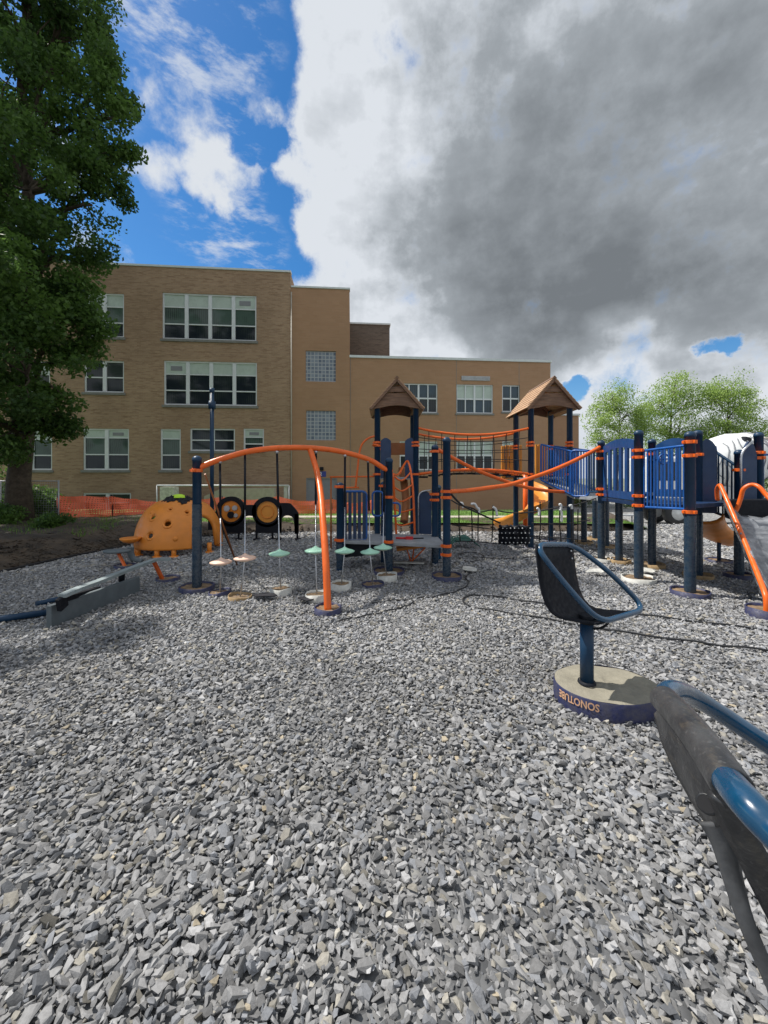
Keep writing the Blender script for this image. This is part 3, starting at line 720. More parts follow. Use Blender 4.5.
dp = MB(); du = fac(291.5, 400)[0]; dp.tube([(du, -.04, GB), (du, -.04, zT - .3)], .035, 8); dp.build('drain_pipe', 'tan', school, local=True)
# two-storey wing
u552, _ = fac(551.5, 470); zW = fac(450, 359.5)[1]
RW = [(rect(400, 383, 438, 412.3), 4, (2,), 'glassblue', 'glass'), (rect(457, 384, 493.8, 413), 4, (2,), 'shade', 'glassblue'), (rect(503, 384.6, 520.8, 411.5), 2, (), 'glassblue', 'glass'),
      (rect(400, 441, 438, 470), 4, (2,), 'shade', 'glass'), (rect(457, 441, 493.8, 469.5), 4, (2,), 'shade', 'glass'), (rect(503, 441, 521, 469.5), 2, (), 'shade', 'glass')]
wall(u350, u552, GB, zW, .12, [q[0] for q in RW], 'tanbrick', back=10)
for r_, c_, th_, up_, lo_ in RW: grid_window(r_, c_, 2, .12, up_, lo_, th_)
cp = MB(); cp.bx(u350, u552 + .06, .05, .5, zW, zW + .13); cp.build('coping', 'coping', school, local=True)
lv = rect(462, 375.8, 490.5, 380.2); lo_ = MB(); lo_.bx(lv[0], lv[1], .08, .118, lv[2], lv[3])
for i in range(4): z_ = lv[2] + (lv[3] - lv[2]) * (i + .5) / 4; lo_.bx(lv[0], lv[1], .05, .079, z_ - .012, z_ + .012)
lo_.build('louvre', 'galv', school, local=True)
# control joints, dark low wing at right, chimney, roof units
cj = MB()
for px in (350.5, 457, 520): 
    u_ = fac(px, 400)[0]; cj.bx(u_ - .012, u_ + .012, .112, .119, GB, zW)
cj.build('control_joint', 'sill', school, local=True)
u588, _ = fac(595, 470); uu0, _ = fac(548, 470); zl = fac(570, 415)[1] + .4
wall(uu0, u588 + .6, GB, zl, 2.6, [], 'tanbrick', back=6)
cp = MB(); cp.bx(uu0 + .3, u588 + .65, 2.5, 2.9, zl, zl + .12); cp.build('coping', 'coping', school, local=True)
cu0, cu1 = fac(352, 400)[0], fac(402, 400)[0]; zc = CH + 153 * 26 / FP
chm = MB(); chm.bx(cu0 - 1.0, cu1 - .25, 4.5, 8.5, zW - 1, zc); cho = chm.build('penthouse', 'darkbrick', school, local=True)
cp = MB(); cp.bx(cu0 - 1.0, cu1 - .19, 4.42, 8.55, zc, zc + .1); cp.build('penthouse_coping', 'coping', cho, local=True)
ru = MB(); ru.bx(fac(362, 400)[0], fac(371, 400)[0], 1, 1.6, zW + .0, zW + .28); ru.bx(fac(383, 400)[0], fac(393, 400)[0], 1, 1.6, zW, zW + .35); ru.build('roof_vent', 'black', school, local=True)
an = MB(); ua = fac(236, 260)[0]; an.tube([(ua, 3, zTop), (ua, 3, zTop + 1.3)], .02, 5); an.tube([(ua - .2, 3, zTop + 1.1), (ua + .2, 3, zTop + 1.1)], .012, 5); an.build('antenna', 'galv', school, local=True)
ub, zb = fac(553, 436); bb = MB(); bb.bx(ub - .06, ub + .2, 2.45, 2.599, zb - .1, zb + .05); bb.build('wall_lamp', 'white', school, local=True)

# ------------------------------------------------------------------ foliage
def leaves(name, centers, radii, counts, size, m, parent, flat=.8, tone=(0, 1), zt=None):
    VS, TN = [], []
    for c, r, n in zip(centers, radii, counts):
        p = rng.normal(0, 1, (n, 3)); p /= np.linalg.norm(p, axis=1)[:, None]; p *= (rng.random(n) ** .5)[:, None]
        p *= np.array([r, r, r * flat]); VS.append(p + np.array(c)); TN.append(np.clip(rng.normal(rng.uniform(*tone), .22, n), 0, 1))
    P = np.concatenate(VS); T = np.concatenate(TN); n = len(P)
    u = rng.normal(0, 1, (n, 3)); u /= np.linalg.norm(u, axis=1)[:, None]
    nrm = rng.normal(0, .6, (n, 3)) + np.array([0, 0, 1.0]); v = np.cross(nrm, u); v /= np.linalg.norm(v, axis=1)[:, None]
    s = size * rng.uniform(.6, 1.25, n)[:, None]
    up = np.cross(u, v)
    q = np.stack([P - u * s, P - v * s * .62 - up * s * .12, P + u * s, P + v * s * .62 - up * s * .12], 1).reshape(-1, 3)
    o0 = np.array(ORG.get(parent.name, (0, 0, 0)))
    me = fast_mesh(name, q - o0, np.arange(n * 4).reshape(-1, 4)); add_attr(me, 'tone', np.repeat(T, 4)); me.materials.append(M[m])
    o = bpy.data.objects.new(name, me); COL.objects.link(o); o.parent = parent; ORG[o.name] = Vector(o0)
    return o
def limb(a, b, r0, r1, n=6, sag=.3, seed=0, jit=.035):
    rr = random.Random(seed); a = Vector(a); b = Vector(b); pts = []
    L = (b - a).length
    for i in range(n + 1):
        t = i / n; p = a.lerp(b, t); p.z += sag * L * .25 * math.sin(math.pi * t)
        if 0 < i < n: p += Vector((rr.uniform(-1, 1), rr.uniform(-1, 1), rr.uniform(-1, 1))) * L * jit
        pts.append(p)
    return pts, [r0 + (r1 - r0) * i / n for i in range(n + 1)]
def tree(name, base, h_trunk, r_trunk, lobes, nclump, nleaf, size, m, label, cl_r, group=None, lean=(0, 0), tone=(0, 1), clr=.9):
    t = thing(name, base, label, 'tree', group); b = Vector(base); tr = MB(); br = MB()
    topz = max(l[0][2] for l in lobes); cx = sum(l[0][0] for l in lobes) / len(lobes); cyy = sum(l[0][1] for l in lobes) / len(lobes)
    tip = Vector((b.x + .3, b.y, topz * .85))
    pts, rad = limb(b - Vector((0, 0, .1)), tip, r_trunk, r_trunk * .16, 12, 0, 3, .009); rad[0] = r_trunk * 1.3; rad[1] = r_trunk * 1.0
    tr.tube(pts, rad, 12); tr.build('trunk', 'bark', t)
    C, RR, NN = [], [], []
    tot = sum(l[1] ** 2 for l in lobes)
    for (lc, lr) in lobes:
        lc = Vector(lc); st = min(pts, key=lambda p: (p - Vector((b.x, b.y, max(h_trunk, lc.z - lr * 1.0)))).length)
        p2, r2 = limb(st, lc, r_trunk * .32, .03, 7, .2, len(C)); br.tube(p2, r2, 7)
        k = max(3, int(nclump * lr * lr / tot))
        for i in range(k):
            d = Vector((random.gauss(0, 1), random.gauss(0, 1), random.gauss(0, 1))).normalized() * lr * random.uniform(.35, 1) ** .6
            d.z *= .9; c = lc + d; C.append(tuple(c)); RR.append(cl_r * random.uniform(.65, 1.25)); NN.append(int(nleaf / nclump * random.uniform(.6, 1.4)))
            if i % 2 == 0:
                p3, r3 = limb(random.choice(p2[3:]), c, .022 * (1 + r_trunk), .008, 4, .1, i); br.tube(p3, r3, 5, caps=False)
    br.build('limbs', 'bark', t)
    leaves('crown', C, RR, NN, size, m, t, .7, tone)
    return t
# big maple at left
def L3(px, py, d, r): return (tuple(D(px, py, d)), r)
lob = [L3(-60, -150, 11, 3.0), L3(10, -100, 10, 2.6), L3(15, 20, 10, 2.0), L3(62, 20, 10.5, 1.05), L3(-40, 60, 9.5, 2.4), L3(40, 90, 10.5, 1.9), L3(92, 100, 10.5, .95), L3(85, 155, 10.5, 1.2), L3(122, 152, 10.8, .6),
       L3(95, 190, 10.6, .75), L3(30, 190, 9.6, 1.9), L3(-50, 200, 8.5, 2.4), L3(62, 225, 10.2, .8), L3(25, 280, 9.3, 1.5), L3(45, 300, 9.8, .9), L3(52, 345, 9.6, .9), L3(80, 322, 9.8, .5),
       L3(30, 365, 9.0, 1.3), L3(-30, 330, 8.5, 2.0), L3(5, 410, 9.6, 1.0), L3(-50, 400, 9, 1.6), L3(50, 385, 9.6, .6), L3(40, 405, 10, .6), L3(-200, 0, 10, 3.5), L3(-230, 200, 9, 3.2), L3(-330, 300, 10, 3.0),
       L3(-160, 330, 7, 1.8), L3(-300, 60, 7, 2.6), L3(-120, 200, 13.5, 3), L3(-60, 60, 14, 3.0), L3(-20, 250, 12.5, 1.6),
       L3(30, -20, 10.5, 1.8), L3(-10, 330, 10, 1.5), L3(55, 255, 10.6, 1.1), L3(20, 150, 11.5, 1.6), L3(60, 60, 11.5, 1.5), L3(0, 230, 11, 1.8), L3(62, 300, 10.2, .5), L3(30, 325, 11, 1.2), L3(5, 440, 10.3, .6),
       ((-8.0, 5.2, 6.8), 1.3), ((-9.0, 5.8, 8.2), 1.6), ((-7.6, 6.8, 6.2), 1.2), L3(-15, 425, 8.6, .9), L3(45, 425, 10, .55), L3(92, 205, 10.4, .75), L3(80, 245, 10.3, .6), L3(98, 62, 10.5, .6), L3(115, 118, 10.6, .6), L3(82, 322, 10, .5), L3(78, 350, 10, .55), L3(80, 298, 10.2, .5), L3(25, 435, 10.0, .7), L3(55, 418, 10.2, .5)]
tree('maple_tree', tuple(G(20, 524, .2)), 3.0, .27, lob, 690, 250000, .06, 'leafdark', 'tall dark green maple shading the left edge of the playground', .53, tone=(.1, .8))
# light trees beyond the truck
def fl(px, py, d, r): return (tuple(D(px, py, d)), r)
TG = 'young green trees beyond the playground'
tree('young_tree', (21.5, 36, -.4), 2.2, .16, [fl(612, 398, 36, 1.5), fl(600, 418, 36, 1.3), fl(628, 412, 36, 1.5), fl(612, 438, 36, 1.8), fl(636, 432, 36, 1.2)], 120, 14500, .08, 'leaflight', 'small pale green tree just right of the school building', .95, TG, tone=(.2, 1))
tree('young_tree', (27, 37, -.4), 2.2, .2, [fl(676, 385, 37, 1.5), fl(660, 402, 37, 1.7), fl(690, 402, 37, 1.6), fl(650, 425, 37, 1.6), fl(680, 428, 37, 1.9), fl(698, 440, 37, 1.5), fl(665, 445, 37, 1.5)], 170, 20000, .08, 'leaflight', 'tallest pale green tree, in the middle of the three beyond the blue panels', 1.0, TG, tone=(.2, 1))
tree('young_tree', (31.5, 36, -.4), 2.2, .19, [fl(728, 388, 36, 1.5), fl(712, 400, 36, 1.4), fl(745, 402, 36, 1.5), fl(725, 420, 36, 1.8), fl(748, 430, 36, 1.7), fl(710, 435, 36, 1.4)], 150, 18500, .08, 'leaflight', 'pale green tree rising behind the mixer truck drum', 1.0, TG, tone=(.2, 1))
def bush(c, r, n, label, m='leafbush', group=None, size=.06, sub=9):
    b = thing('bush', c, label, 'bush', group); cs, rs, ns = [], [], []
    for i in range(sub):
        a = random.uniform(0, 6.28); q = random.uniform(0, r * .8); cs.append((c[0] + math.cos(a) * q * 1.6, c[1] + math.sin(a) * q, c[2] + r * random.uniform(.3, .8))); rs.append(r * .5); ns.append(n // sub)
    leaves('foliage', cs, rs, ns, size, m, b, .8)
    st = MB()
    for i in range(5): st.tube(limb(c, cs[i % len(cs)], .02, .006, 4, .1, i)[0], .012, 5)
    st.build('stem', 'bark', b)
BG = 'bushes behind the blue deck'
bush((13.6, 24, -.42), 1.3, 3500, 'green bush low behind the slotted blue panel', group=BG)
bush((17.0, 25, -.42), 1.2, 3500, 'green bush seen under the deck, nearer the truck', group=BG)
bush((30, 33, -.42), 2.6, 6000, 'dark green bush behind the truck drum', group=BG, size=.09)
bush((22.5, 31, -.42), 1.8, 4000, 'green bush under the middle pale tree', group=BG, size=.08)
bush((-8.2, 9.6, .2), .4, 1600, 'low weedy bush at the foot of the maple trunk', m='leafdark', size=.04)
bush((-15.3, 13.4, .1), 2.2, 9000, 'tall dark shrub behind the chain link fence at the left edge', m='leafdark', size=.06, sub=16)
bush((-11.75, 12.3, .15), 1.05, 9000, 'dark shrub behind the maple trunk by the fence', m='leafdark', size=.06, sub=14)
bush((-9.9, 10.2, .2), .55, 2200, 'low dark shrub left of the maple trunk', m='leafdark', size=.045)

# ------------------------------------------------------------------ fences behind
def netting(name, pts, m, label=None, cat_=None, posts=True, pmat='galv', postx=()):
    """pts: list of (base Vector, top z)"""
    t = thing(name, tuple(pts[0][0]), label, cat_)
    o0 = Vector(pts[0][0]); me = bpy.data.meshes.new('netting'); vs, fs, uv = [], [], []; L = 0; rows = 5
    for i, (p, zt) in enumerate(pts):
        if i: L += (Vector(p) - Vector(pts[i - 1][0])).to_2d().length
        for j in range(rows):
            f_ = j / (rows - 1); z = p[2] + (zt - p[2]) * f_
            vs.append((p[0] - o0.x + .03 * math.sin(i * 1.3 + j), p[1] - o0.y + .04 * math.sin(i * .9 + j * 1.7), z - o0.z)); uv.append((L, z))
    for i in range(len(pts) - 1):
        for j in range(rows - 1): fs.append((i * rows + j, (i + 1) * rows + j, (i + 1) * rows + j + 1, i * rows + j + 1))
    me.from_pydata(vs, [], fs); ul = me.uv_layers.new(name='UVMap')
    for lp in me.loops: ul.data[lp.index].uv = uv[lp.vertex_index]
    me.materials.append(M[m]); o = bpy.data.objects.new('netting', me); COL.objects.link(o); o.parent = t
    for (x, y, z0, z1, r_) in postx:
        pm = MB(); pm.tube([(x, y, z0), (x, y, z1)], r_, 8); pm.build('post', pmat, t)
    return t
def fence_pts(ctrl, n):
    out = []
    for i in range(len(ctrl) - 1):
        (a, at, ab, ad), (b, bt, bb, bd) = ctrl[i], ctrl[i + 1]
        for k in range(n):
            t = k / n; px = a + (b - a) * t; d = ad + (bd - ad) * t; sag = 1.6 * math.sin(math.pi * t)
            P = D(px, ab + (bb - ab) * t, d); T = D(px, at + (bt - at) * t + sag * .6, d); out.append((P, T.z))
    a, at, ab, ad = ctrl[-1]; out.append((D(a, ab, ad), D(a, at, ad).z)); return out
fc = [(57, 497.5, 522, 11.5), (85, 498, 521, 11.9), (112, 498.5, 520, 12.3), (136, 501, 520, 12.8), (160, 504, 520, 13.2), (185, 502, 519, 13.4), (222, 499, 518, 13.6), (252, 502, 518, 13.8), (278, 498, 519, 13.9), (300, 503, 518, 14.0), (332, 501, 517, 14.1), (352, 505, 517, 14.1), (372, 502, 517, 14.1)]
fc = [(a, t_ - 2.2, b_ + .5, d_) for (a, t_, b_, d_) in fc]
pp = []
for (a, t_, b_, d_) in fc[::2]:
    p = D(a, b_, d_); q = D(a, t_ - 1, d_); pp.append((p.x, p.y + .03, .1, q.z, .016))
netting('safety_fence', fence_pts(fc, 6), 'orangenet', 'sagging orange plastic safety fence strung across the lawn before the school', 'fence', postx=pp, pmat='black')
cf = [(-70, 481, 522, 11.3), (0, 481, 522, 11.35), (58, 480, 523, 11.4)]
cp_ = [D(a, b, d) for a, _, b, d in cf]
nf = netting('chain_link_fence', fence_pts(cf, 5), 'chain', 'chain link fence behind the maple, ending at a bare steel post', 'fence',
             postx=[(D(58, 500, 11.4).x, 11.42, .1, D(58, 480, 11.4).z, .02), (D(0, 500, 11.35).x, 11.37, .1, D(0, 480, 11.35).z, .02), (D(-70, 500, 11.3).x, 11.32, .1, D(0, 480, 11.3).z, .02)])
tr_ = MB(); tr_.tube([D(-70, 481, 11.3), D(0, 481, 11.35), D(58, 481, 11.4)], .015, 6); tr_.build('top_rail', 'galv', nf)
# pipe frame in front of the school
fr = thing('pipe_barrier', tuple(D(157, 515, 17)), 'pale steel pipe barrier standing in front of the school wall', 'barrier')
f_ = MB(); zt_ = D(0, 485.5, 17).z
f_.tube([D(157, 485.5, 17), D(289, 485.5, 17)], .035, 8)
for px in (157, 200, 245, 289): p = D(px, 485.5, 17); f_.tube([(p.x, 17, -.2), (p.x, 17, zt_)], .03, 8)
p0, p1 = D(157, 490, 17), D(289, 490, 17)
f_.build('pipe_frame', 'galv', fr)
pm = MB(); p = D(166, 495, 17.1); pm.bx(p.x - .3, p.x + .3, 17.15, 17.6, -.2, D(0, 487, 17.2).z); pm.build('brick_pier', 'cardwhite', fr)
pm = MB(); p = D(285.5, 495, 17.1); pm.bx(p.x - .06, p.x + .08, 17.05, 17.2, -.2, D(0, 486.5, 17.2).z); pm.build('upright_panel', 'galv', fr)
ra = thing('concrete_ramp', tuple(D(244, 512, 18.5)), 'low pale concrete ramp wall between the pipe barrier and the school', 'ramp wall')
rm = MB(); a_ = D(205, 492, 18.5); b_ = D(275, 488, 18.5); rm.prism([(a_.x, 18.4, -.35), (b_.x, 18.4, -.35), (b_.x, 18.4, b_.z), (a_.x + .8, 18.4, b_.z - .02), (a_.x, 18.4, a_.z - .2)], (0, .3, 0)); rm.build('ramp_wall', 'sidewalk', ra)
pl = thing('dark_pole', (G(212, 531).x, G(212, 531).y, 0), 'tall slim dark pole standing behind the orange dome', 'pole')
pm = MB(); b_ = G(212, 531); zt_ = D(212, 389, b_.y).z; zc_ = D(212, 405, b_.y).z
pm.tube([b_, (b_.x, b_.y, zt_)], .055, 12); pm.build('shaft', 'navy', pl)
pm = MB(); pm.tube([(b_.x, b_.y, zc_ - .12), (b_.x, b_.y, zc_ + .1)], .1, 12); pm.build('collar', 'navy', pl)
pm = MB(); pm.tube([(b_.x, b_.y, zt_ - .12), (b_.x, b_.y, zt_ + .02)], .07, 12); pm.build('cap', 'navy', pl)

# ------------------------------------------------------------------ shared play-equipment parts
def footing(x, y, parent, kind='cardblue', r=.19, h=.065, sy=1.0, tilt=0):
    mb = MB(); prof = [(r, -.03), (r * 1.01, h), (r * .95, h), (r * .94, h - .05)]
    mb.lathe((x, y, 0), prof, 28, sy)
    # torn rim: irregular heights
    for i, v in enumerate(mb.v):
        if i >= 28: a = (i % 28) / 28 * 6.283; mb.v[i] = (v[0], v[1], v[2] + .006 * math.sin(a * 3 + x * 7) + tilt * (v[0] - x))
    o = mb.build('footing', kind, parent)
    fi = MB(); n = 28; c = Vector((x, y, h - .022)); vs = [c] + [c + Vector((r * .95 * math.cos(6.283 * k / n), r * .95 * sy * math.sin(6.283 * k / n), random.uniform(-.012, .006))) for k in range(n)]
    fi.add(vs, [(0, 1 + k, 1 + (k + 1) % n) for k in range(n)]); fi.build('footing_fill', 'fill', o)
    return o
def clamp(x, y, z, parent, r=.058):
    mb = MB(); mb.lathe((x, y, z), [(r, -.022), (r + .016, -.022), (r + .016, .022), (r, .022)], 20, smooth=False)
    mb.box((x + .0, y - r - .024, z), (.035, .03, .036)); mb.box((x - r - .02, y, z), (.03, .035, .036))
    return mb.build('clamp', 'orange', parent, bevel=.003)
def post(x, y, zt, parent, clamps=(), foot='cardblue', wrap=None, r=.057, m='navy', fr=.19):
    mb = MB(); prof = [(r, -.05), (r, zt - .045), (r + .006, zt - .045), (r + .006, zt - .02)]
    prof += [((r + .006) * math.cos(a), zt - .02 + .05 * math.sin(a)) for a in [R(k) for k in (20, 40, 60, 78)]] + [(.001, zt + .03)]
    mb.lathe((x, y, 0), prof, 20); o = mb.build('post', m, parent)
    for f in o.data.polygons: f.use_smooth = True
    for z in clamps: clamp(x, y, z, o, r)
    if wrap:
        wmb = MB(); zs = np.linspace(.05, wrap, 14); wmb.lathe((x, y, 0), [(r + .003 + .003 * (i % 2), z) for i, z in enumerate(zs)], 18); wmb.build('protective_film', 'wrap', o)
    if foot: footing(x, y, parent, foot, fr)
    return o
def arch_panel(a, b, z0, z1, parent, m='navyplastic', rise=.08, slots=0, th=.03, name='panel', label=None, slotz=(.12, .14)):
    """panel between plan points a,b with arched top; slots = open vertical slots (real gaps)"""
    a = Vector((a[0], a[1], 0)); b = Vector((b[0], b[1], 0)); t = (b - a); L = t.length; t.normalize(); nrm = Vector((-t.y, t.x, 0)) * th
    topz = lambda s: z1 - rise + rise * (1 - (2 * s / L - 1) ** 2)
    mb = MB()
    P = lambda s, z: a + t * s + Vector((0, 0, z)) - nrm * .5
    def poly(s0, s1, zb, zt):
        n = max(2, int((s1 - s0) / .05) + 1); ss_ = [s0 + (s1 - s0) * i / n for i in range(n + 1)]
        pts = [P(s, zb) for s in ss_] + [P(s, zt(s)) for s in reversed(ss_)]
        # strips
        for i in range(n): mb.prism([P(ss_[i], zb), P(ss_[i + 1], zb), P(ss_[i + 1], zt(ss_[i + 1])), P(ss_[i], zt(ss_[i]))], nrm)
    if slots == 0: poly(0, L, z0, topz)
    else:
        za, zb_ = z0 + slotz[0], lambda s: topz(s) - slotz[1]
        poly(0, L, z0, lambda s: za)
        # top band
        n = 12
        for i in range(n):
            s0, s1 = L * i / n, L * (i + 1) / n
            mb.prism([P(s0, zb_(s0)), P(s1, zb_(s1)), P(s1, topz(s1)), P(s0, topz(s0))], nrm)
        W = L / (slots + .45); g_ = W * .45
        for i in range(slots + 1):
            s0 = max(0, i * W - 0 if i == 0 else i * W); s1 = min(L, s0 + (W - g_) * (.82 if i < slots else 1)); 
            poly(s0, s1, za, zb_)
    bm_o = mb.build(name, m, parent, label=label)
    return bm_o
def bar_rail(a, b, zb0, zt0, zb1, zt1, n, parent, m='blue', r=.012, rr=.018, name='railing', loop=False):
    """two rails and n bars between plan points"""
    A = Vector((a[0], a[1], 0)); B = Vector((b[0], b[1], 0)); mb = MB(); up = Vector((0, 0, 1))
    c = [A + up * zb0, B + up * zb1, B + up * zt1, A + up * zt0]
    mb.tube(fillet(c, .09 if loop else .02, 5), rr, 8, closed=True)
    for i in range(1, n):
        t = i / n; p = A.lerp(B, t); mb.tube([p + up * (zb0 + (zb1 - zb0) * t), p + up * (zt0 + (zt1 - zt0) * t)], r, 6, caps=False)
    return mb.build(name, m, parent)

# ------------------------------------------------------------------ pod climber (orange arch at left)
A_ = G(197, 590); B_ = G(389, 573.5)
pc = thing('pod_climber', (A_.x, A_.y, 0), 'long orange arch on one leg with hanging disc steps, left of the low deck', 'climber')
def online(px, Aq=A_, Bq=B_):
    k = (px - 384) / FP; dx, dy = Bq.x - Aq.x, Bq.y - Aq.y
    t = (k * Aq.y - Aq.x) / (dx - k * dy); return Aq.lerp(Bq, t)
post(A_.x, A_.y, 1.77, pc, (), 'cardblue', wrap=1.15, fr=.22)
apts = [(193.5, 470.5), (210, 463), (228, 457), (246, 452), (268, 448.8), (290, 447.6), (312, 448), (335, 450.5), (355, 455), (372, 461), (384, 468.5), (392, 471.5)]
arc = []
for px, py in apts: p = online(px); arc.append(D(px, py, p.y))
am = MB(); am.tube(cat(arc, 4), .040, 14); ao = am.build('arch', 'orange', pc)
clamp(A_.x, A_.y, arc[0].z, ao)
lp = online(310); leg = [D(310, 449, lp.y), D(316.5, 470, 5.5), D(320.5, 492, 5.15), D(323, 521, 4.78), D(326, 565, 4.45), G(328, 614)]
lm_ = MB(); lm_.tube(cat(leg, 5), .041, 14); lm_.build('leg', 'orange', pc)
lf = G(328, 613); footing(lf.x, lf.y, pc, 'cardblue', .15, .075)
pods = [(221, 562, 220, 464, 220, 594, 'salmon', 'cardblue'), (245, 558, 245, 455, 240, 598.5, 'salmon', 'cardtan'), (279.5, 553.5, 277, 454, 281, 594, 'mint', 'cardwhite'), (315.5, 550.5, 316, 454, 317, 600, 'mint', 'cardwhite'),
        (344.6, 551, 345, 457.5, 341, 589, 'mint', 'cardwhite'), (370, 552, 368, 463, 373, 586, 'mint', 'cardblue'), (383, 547.5, 384.5, 470, 387, 580, 'mint', 'cardwhite')]
for (px, py, tx, ty, fx, fy, cm, fk) in pods:
    f = G(fx, fy); p = online(tx); top = D(tx, ty, p.y); tt = (f.z - 0)
    # point on the cable at the pod's height
    k = (py - ty) / (fy - ty); mid = D(px, py, top.y + (f.y - top.y) * k)
    ca = MB(); ca.tube([top, top.lerp(mid, .55)], .016, 8); ca.build('upper_rod', 'black', pc)
    cb = MB(); cb.tube([top.lerp(mid, .55), mid, f], .0085, 8); cb.build('cable', 'steel', pc)
    br_ = MB(); br_.ball(top + Vector((0, 0, .03)), .028, 6); br_.build('hanger', 'steel', pc)
    pd = MB(); pd.lathe(mid, [(.001, .065), (.03, .045), (.06, .03), (.12, .012), (.142, 0), (.13, -.016), (.09, -.026)], 26)
    po = pd.build('pod', cm, pc, label=('salmon pink disc step' if cm == 'salmon' else 'mint green disc step'))
    pu = MB(); pu.lathe(mid, [(.09, -.026), (.07, -.036), (.02, -.05), (.001, -.052)], 26); pu.build('pod_underside', 'cream', po)
    footing(f.x, f.y, pc, fk, .135 + .02 * random.random(), .045 + .045 * (fk == 'cardwhite'), tilt=.1 * random.uniform(-1, 1))
# leaning pole with rope
lp_ = thing('leaning_pole', tuple(G(237.5, 566)), 'thin brown pole leaning up against the orange arch beside its post', 'pole')
q = MB(); e0 = G(237.5, 566); e1 = D(205, 474, 5.45); q.tube([e0, e1], .014, 8); q.build('pole', 'brownplastic', lp_)
q = MB(); q.tube([e0 + (e1 - e0) * .05, e0.lerp(e1, .42) + Vector((-.03, 0, .0)), e0.lerp(e1, .8)], .01, 6); q.build('rope', 'rope', lp_)

# ------------------------------------------------------------------ low deck unit
ld = thing('low_deck', (.1, 6.7, 0), 'low grey play deck with slatted blue panel and orange loop ladder under the left tower', 'play deck')
P340 = G(340, 571); C1 = G(446.7, 578.7); C2 = G(435, 564.4)
post(B_.x, B_.y, 1.79, ld, (.5, 1.2), 'cardblue', wrap=.48, fr=.24)
post(P340.x, P340.y, 1.40, ld, (1.36, .5), None, wrap=.45)
post(-.02 + .02, 6.9, 1.41, ld, (1.36,), None)
post(C1.x, C1.y, 2.08, ld, (1.30, 1.21, .49, .36), 'cardblue', wrap=.48, fr=.22)
post(C2.x, C2.y, 2.05, ld, (1.96, 1.22, 1.12), None, wrap=.5)
post(.99, 7.15, 1.35, ld, (), None, m='teal')
dk = MB(); dk.prism([(-.74, 6.32, .435), (.10, 6.16, .435), (.93, 5.9, .435), (.93, 7.0, .435), (-.74, 7.15, .435)], (0, 0, .05)); dk.build('deck', 'greydeck', ld, bevel=.006)
sk = MB(); sk.prism([D(336, 541, 6.42), D(384, 541, 6.30), D(384, 549, 6.30), D(362, 556, 6.35), D(336, 558, 6.42)], (0, .04, 0)); sk.build('skirt', 'black', ld)
# slatted panel
a0, a1 = D(338, 500, 6.36), D(366.5, 500, 6.45)
bar_rail(a0, a1, .47, 1.28, .47, 1.28, 1, ld, 'blue', loop=True, rr=.02, name='panel_frame')
sl2 = MB(); 
for i in range(6):
    t = (i + .5) / 6; p = a0.lerp(a1, t); sl2.box((p.x, p.y, .88), (.052, .028, .76))
sl2.bx(a0.x - .02, a0.x + .11, a0.y - .02, a0.y + .02, .95, 1.27)
sl2.build('slatted_panel', 'navyplastic', ld)
for (c_, name_) in (((372.5, 491.5, 383, 516, 6.7), 'grab_loop'), ((386, 503, 400, 516, 6.5), 'grab_loop')):
    x0, y0_, x1, y1_, d_ = c_; q = MB(); q.tube(fillet([D(x0, y0_, d_), D(x1, y0_, d_), D(x1, y1_, d_), D(x0, y1_, d_)], .07, 5), .017, 8, closed=True); q.build(name_, 'blue', ld)
# orange loop ladder
ldr = [cat([D(393, 474, 6.9), D(394.5, 500, 7.0), D(396.5, 538, 7.1)], 5), cat([D(400, 472.5, 7.6), D(404, 465, 7.9), D(408, 461.5, 7.9), D(411.5, 476, 7.6), D(413.5, 500, 7.3), D(415, 538, 7.15)], 5)]
lo = MB()
for c_ in ldr: lo.tube(c_, .021, 10)
lo.tube(cat([D(393, 474, 6.9), D(397, 475, 7.2), D(401, 472, 7.6)], 4), .021, 10)
ldo = lo.build('loop_ladder', 'orange', ld)
for k, (ya, yb) in enumerate(((476, 472), (487, 485), (498, 496), (509, 509), (523, 522))):
    q = MB(); q.tube(cat([D(393.6 + k * .5, ya, 6.95 + k * .03), D(402, ya + 4.5 - k * .5, 7.05), D(411 + k * .8, yb, 7.5 - k * .07)], 5), .016, 8); q.build('rung', 'orange', ldo)
arch_panel(D(419, 500, 7.05), D(431.5, 500, 7.0), .49, 1.27, ld, rise=.1, slots=0, name='side_panel')
q = MB(); q.tube(fillet([D(418.5, 533, 6.98), D(418.5, 492, 6.98), D(431, 490, 6.98)], .12, 5, closed=False), .013, 8); q.build('panel_trim', 'steel', ld)
# orange tray and red tools
tray = thing('orange_tray', tuple(G(412, 562)), 'orange plastic tray on crossed legs under the low deck', 'tray')
c_ = G(412, 562); q = MB(); q.prism([(c_.x - .28, c_.y - .18, .22), (c_.x + .30, c_.y - .18, .30), (c_.x + .30, c_.y + .18, .30), (c_.x - .28, c_.y + .18, .22)], (0, 0, .05)); q.build('tray', 'orangep', tray, bevel=.01)
q = MB(); q.tube([(c_.x - .05, c_.y - .15, .01), (c_.x + .22, c_.y - .15, .28)], .014, 6); q.tube([(c_.x + .02, c_.y + .15, .01), (c_.x + .05, c_.y + .15, .26)], .014, 6); q.tube([(c_.x - .1, c_.y - .12, .26), (c_.x - .02, c_.y - .12, .01)], .014, 6); q.build('legs', 'orange', tray)
pl_ = thing('white_plank', tuple(G(405, 566)), 'short white board lying on the gravel under the low deck', 'board')
q = MB(); a = G(394, 565); b = G(424, 566); q.beam(a + Vector((0, 0, .05)), b + Vector((0, 0, .05)), .09, .025); q.build('board', 'cardwhite', pl_, bevel=.004)
rt = thing('hand_tool', (.24, 6.5, .485), 'red and black hand tool left on the low deck', 'tool')
